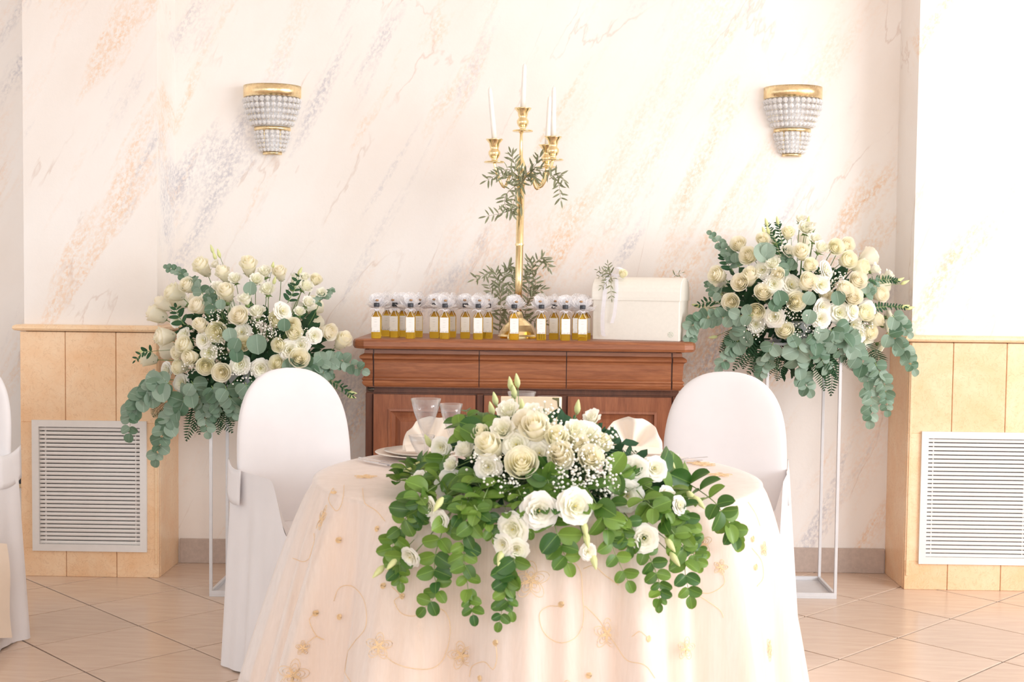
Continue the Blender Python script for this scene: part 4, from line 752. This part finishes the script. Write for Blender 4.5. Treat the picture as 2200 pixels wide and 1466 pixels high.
def cutlery(name, a, b, kind, label, group):
    A = atZ(*a, ZP+.003); B = atZ(*b, ZP+.003); d = B-A; L_ = d.length; g = thing(name, A, label, name, group, math.atan2(d.y, d.x))
    MB().grid(lambda u, v: V((L_*(.42+.58*u), (2*v-1)*(.0035+.0035*max(0, u-.3)), .001+.002*sin(pi*v)+.002*sin(u*3)*0)), 8, 5).build('handle', 'steel', g)
    if kind == 'knife': MB().add([(0, .002, .0015), (L_*.08, -.007, .0015), (L_*.30, -.009, .0015), (L_*.44, -.0035, .0015), (L_*.44, .0035, .0015), (L_*.1, .006, .0015), (0, .002, .003), (L_*.08, -.007, .002), (L_*.30, -.009, .002), (L_*.44, -.0035, .004), (L_*.44, .0035, .004), (L_*.1, .006, .004)], [(0, 1, 2, 3, 4, 5), (11, 10, 9, 8, 7, 6)]+[(i, (i+1) % 6, 6+(i+1) % 6, 6+i) for i in range(6)]).build('blade', 'steel', g, False)
    if kind == 'fork':
        MB().grid(lambda u, v: V((L_*(.20+.24*u), (2*v-1)*(.0125-.009*u), .003-.002*cos(u*3)+.004*(1-u)*0)), 6, 5).build('neck', 'steel', g)
        for k in range(4): y = -.0105+.007*k; MB().tube([(L_*.21, y, .003), (L_*.1, y, .001), (0, y, .005)], .0016, 5).build('tine', 'steel', g)
    if kind == 'spoon': MB().lathe([(0, -.004), (.008, -.003), (.014, 0), (.016, .003), (.0155, .0035), (.008, 0), (0, -.002)], 16, (L_*.16, 0, .004), M_=Matrix.Diagonal((1.7, 1, 1))).build('spoon_bowl', 'steel', g); MB().tube([(L_*.28, 0, .006), (L_*.44, 0, .003)], .003, 6).build('neck', 'steel', g)
cutlery('knife', (858, 999), (772, 984), 'knife', 'steel table knife lying next to the goblet side plate, nearest the plate', 'cutlery on the round table'); cutlery('knife', (852, 1003), (771, 988), 'knife', 'second steel knife lying between the plate knife and the spoon', 'cutlery on the round table'); cutlery('spoon', (872, 1010), (785, 992), 'spoon', 'steel spoon lying outside the two knives', 'cutlery on the round table')
cutlery('fork', (1448, 990), (1519, 983), 'fork', 'steel fork lying next to the napkin plate, nearer the wall', 'cutlery on the round table'); cutlery('fork', (1443, 996), (1508, 990), 'fork', 'steel fork lying outside the other fork, nearer the flowers', 'cutlery on the round table')

# ------------------------------------------------------------------ table flowers
CB = V((.03, 3.30, ZP)); ctp = thing('table_centrepiece', CB, 'low arrangement of white roses and green eucalyptus trailing over the table edge', 'flower arrangement')
MB().lathe([(0, 0), (.075, 0), (.09, .03), (.086, .034), (.07, .008), (0, .006)], 24, (0, .07, 0)).build('bowl', 'foam', ctp); rbox('floral_foam', (-.07, .01, .008), (.07, .13, .09), 'foam', ctp, .02, 2)
DC = V((.045, 3.34, .79)); DR = (.33, .25, .21)
def cpos(u, v, lift=0, k=1):
    A = atZ(u, v, TZ+.045); 
    rim = TC.y-math.sqrt(max(.03, TR**2-(A.x-TC.x)**2))
    P = atY(u, v, DC.y); q = ((P.x-DC.x)/DR[0])**2+((P.z-DC.z)/DR[2])**2
    cand = A
    if q < 1:
        D = atY(u, v, DC.y-k*DR[1]*math.sqrt(1-q))
        if D.z > TZ+.04 or D.y < A.y: cand = D if D.y < A.y or A.y > DC.y else A
    if cand.y < rim-.02 or cand.z < TZ+.02:
        y = rim
        for _ in range(4):
            P = atY(u, v, y); R_ = TR+.075+.16*max(0, TZ-P.z)+lift; y = TC.y-math.sqrt(max(.04, R_**2-(P.x-TC.x)**2))
        H_ = atY(u, v, y); cand = H_ if (H_.z < TZ+.03 or cand.y < H_.y) else cand
    if cand.y > DC.y+.32: cand = atY(u, v, DC.y+.05)
    return cand
def cbloom(kd, u, v, r, of=False):
    P = cpos(u, v, .02, random.uniform(.92, 1.05)); n_ = V(((P.x-DC.x)*2.2, (P.y-DC.y)*2-.55, (P.z-TZ-.05)*3.2+.15)).normalized(); n_ = (n_+V([random.gauss(0, .18) for _ in range(3)])).normalized(); rad = r*P.y/F
    if of: n_ = (V((0, -1, .3))+V([random.gauss(0, .2) for _ in range(3)])).normalized()
    bloom(ctp, kd, P-n_*rad*.3-CB, n_, rad, of)
    rt = V((DC.x*.5+P.x*.3, 3.34, TZ+.07)); MB().tube(crom([P-n_*rad*.7-CB, (P.lerp(rt, .4)-CB)+V((0, 0, .02)), rt-CB], 6), .0016, 4).build('flower_stem', 'stem', ctp)
for x, y, r in ((915, 222, 25), (1050, 238, 24), (885, 325, 27), (955, 402, 27), (1085, 450, 26), (535, 420, 20), (680, 440, 24), (600, 520, 17), (410, 605, 20), (470, 750, 19), (525, 830, 20), (365, 1030, 21), (800, 530, 25), (960, 990, 22), (880, 962, 21)): cbloom('l', *lc5(x, y), r)
for x, y, r in ((595, 630, 29), (1085, 772, 34), (935, 876, 31), (1285, 745, 34)): cbloom('l', *lc5(x, y), r, True)
for x, y, r in ((1065, 335, 34), (820, 428, 30), (985, 522, 36), (1010, 290, 28), (760, 360, 22), (1180, 380, 26), (1200, 470, 28)): cbloom('r', *lc5(x, y), r)
for x, y, r in ((345, 262, 20), (320, 355, 28), (240, 330, 24), (765, 690, 20), (830, 740, 18), (320, 1000, 16)): cbloom('l', *lc6(x, y), r)
for x, y, r in ((580, 540, 26), (690, 536, 24), (540, 690, 29), (632, 926, 26)): cbloom('l', *lc6(x, y), r, True)
for x, y, r in ((180, 470, 28), (330, 480, 28), (260, 400, 24), (390, 400, 22)): cbloom('r', *lc6(x, y), r)
for cv, lst in ((lc5, ((925, 75), (962, 58), (945, 120), (400, 520), (350, 555), (530, 725), (275, 1055), (200, 1100), (870, 1020), (820, 215), (840, 160), (470, 392), (990, 200))), (lc6, ((260, 205), (890, 685), (930, 715), (770, 950), (795, 1030), (300, 860), (350, 1040), (770, 490), (310, 920)))):
    for x, y in lst:
        u, v = cv(x, y); P = cpos(u, v, .02); n_ = V(((P.x-DC.x), -.3, .7 if v < 960 else -.4)).normalized(); bloom(ctp, 'b', P-CB, n_, .013); rt = DC+V((P.x*.5-DC.x, .0, 0)); MB().tube(crom([P-n_*.008-CB, P.lerp(rt, .35)-CB+V((0, -.01, .0)), P.lerp(rt, .6)-CB], 6), .0011, 4).build('bud_stem', 'stem', ctp)
def cbranch(cv, pts, size, leaf='eucb', **kw): return branch(ctp, [cpos(*cv(*p_), .012)-CB for p_ in pts], leaf, size*1.12, (0, -1, .35), **kw)
for pts, sz in (([(560, 520), (430, 520), (330, 560), (290, 610)], .052), ([(560, 600), (430, 690), (350, 800), (290, 900), (255, 1010)], .055), ([(330, 1010), (300, 1090), (310, 1170)], .042), ([(640, 690), (560, 850), (510, 1000), (500, 1130), (520, 1220), (450, 1310)], .052), ([(820, 600), (740, 780), (670, 930), (670, 1060), (690, 1220), (715, 1350)], .046), ([(900, 980), (905, 1130), (890, 1260), (862, 1390)], .042), ([(940, 1010), (950, 1120), (900, 1210), (925, 1330)], .044), ([(1130, 690), (1170, 850), (1205, 960), (1240, 1060)], .060),
                ([(720, 560), (780, 700), (800, 830)], .05), ([(560, 460), (520, 560), (480, 640)], .05), ([(960, 640), (1000, 740), (1030, 880)], .04), ([(720, 740), (800, 860), (830, 920)], .036), ([(620, 560), (660, 640), (650, 740)], .052), ([(900, 600), (880, 680), (900, 780)], .052), ([(1040, 610), (1060, 680), (1110, 760)], .050), ([(1180, 600), (1200, 680), (1180, 760)], .052), ([(760, 620), (700, 700), (640, 800)], .055), ([(480, 600), (420, 700), (410, 820)], .05)): cbranch(lc5, pts, sz)
for pts, sz in (([(290, 610), (380, 760), (430, 880), (470, 1010), (540, 1160)], .055), ([(690, 530), (860, 610), (1020, 720), (1090, 830), (1140, 930)], .064), ([(640, 700), (760, 850), (850, 980), (860, 1120), (885, 1245)], .055), ([(520, 800), (650, 1010), (715, 1170), (715, 1285)], .040), ([(500, 560), (600, 660), (700, 760), (840, 790)], .05), ([(760, 820), (880, 920), (960, 1000)], .042), ([(420, 700), (500, 860), (540, 980)], .045), ([(100, 620), (90, 560), (110, 520)], .052), ([(430, 560), (480, 570), (520, 600)], .055), ([(200, 600), (230, 680), (300, 760)], .05), ([(560, 620), (660, 740), (760, 800)], .055), ([(740, 640), (840, 760), (880, 880)], .052), ([(800, 860), (900, 1000), (930, 1070)], .04)): cbranch(lc6, pts, sz)
for pts, sz in (([(720, 400), (700, 300), (680, 220)], .056), ([(760, 400), (765, 320), (770, 260)], .062), ([(700, 380), (640, 310), (610, 260)], .048), ([(350, 560), (520, 620), (620, 640)], .05)): cbranch(lc5, pts, sz, n=3)
for a, b in (((430, 540), (590, 440)), ((420, 500), (440, 350))): fern(ctp, cpos(*lc6(*a))-CB, atY(*lc6(*b), 3.42)-CB, (0, -1, .3), .05)
gyps(ctp, [(cpos(*cv(x, y), .01, 1.08)-CB, n, rd, DC-CB) for cv, x, y, n, rd in ((lc6, 350, 480, 120, .075), (lc6, 250, 540, 90, .06), (lc6, 380, 560, 60, .05), (lc6, 200, 400, 60, .07), (lc6, 400, 400, 50, .05), (lc6, 450, 650, 40, .05), (lc6, 200, 620, 40, .04), (lc5, 870, 570, 45, .05), (lc5, 740, 480, 25, .04), (lc5, 930, 620, 25, .04), (lc5, 1140, 290, 40, .05), (lc6, 60, 260, 40, .05))])
filler(ctp, (DC.x-CB.x, DC.y-CB.y, DC.z-CB.z), (DR[0], DR[1], DR[2]*.85), 420, .07, 'dgreen', lo=.2, hi=.8)
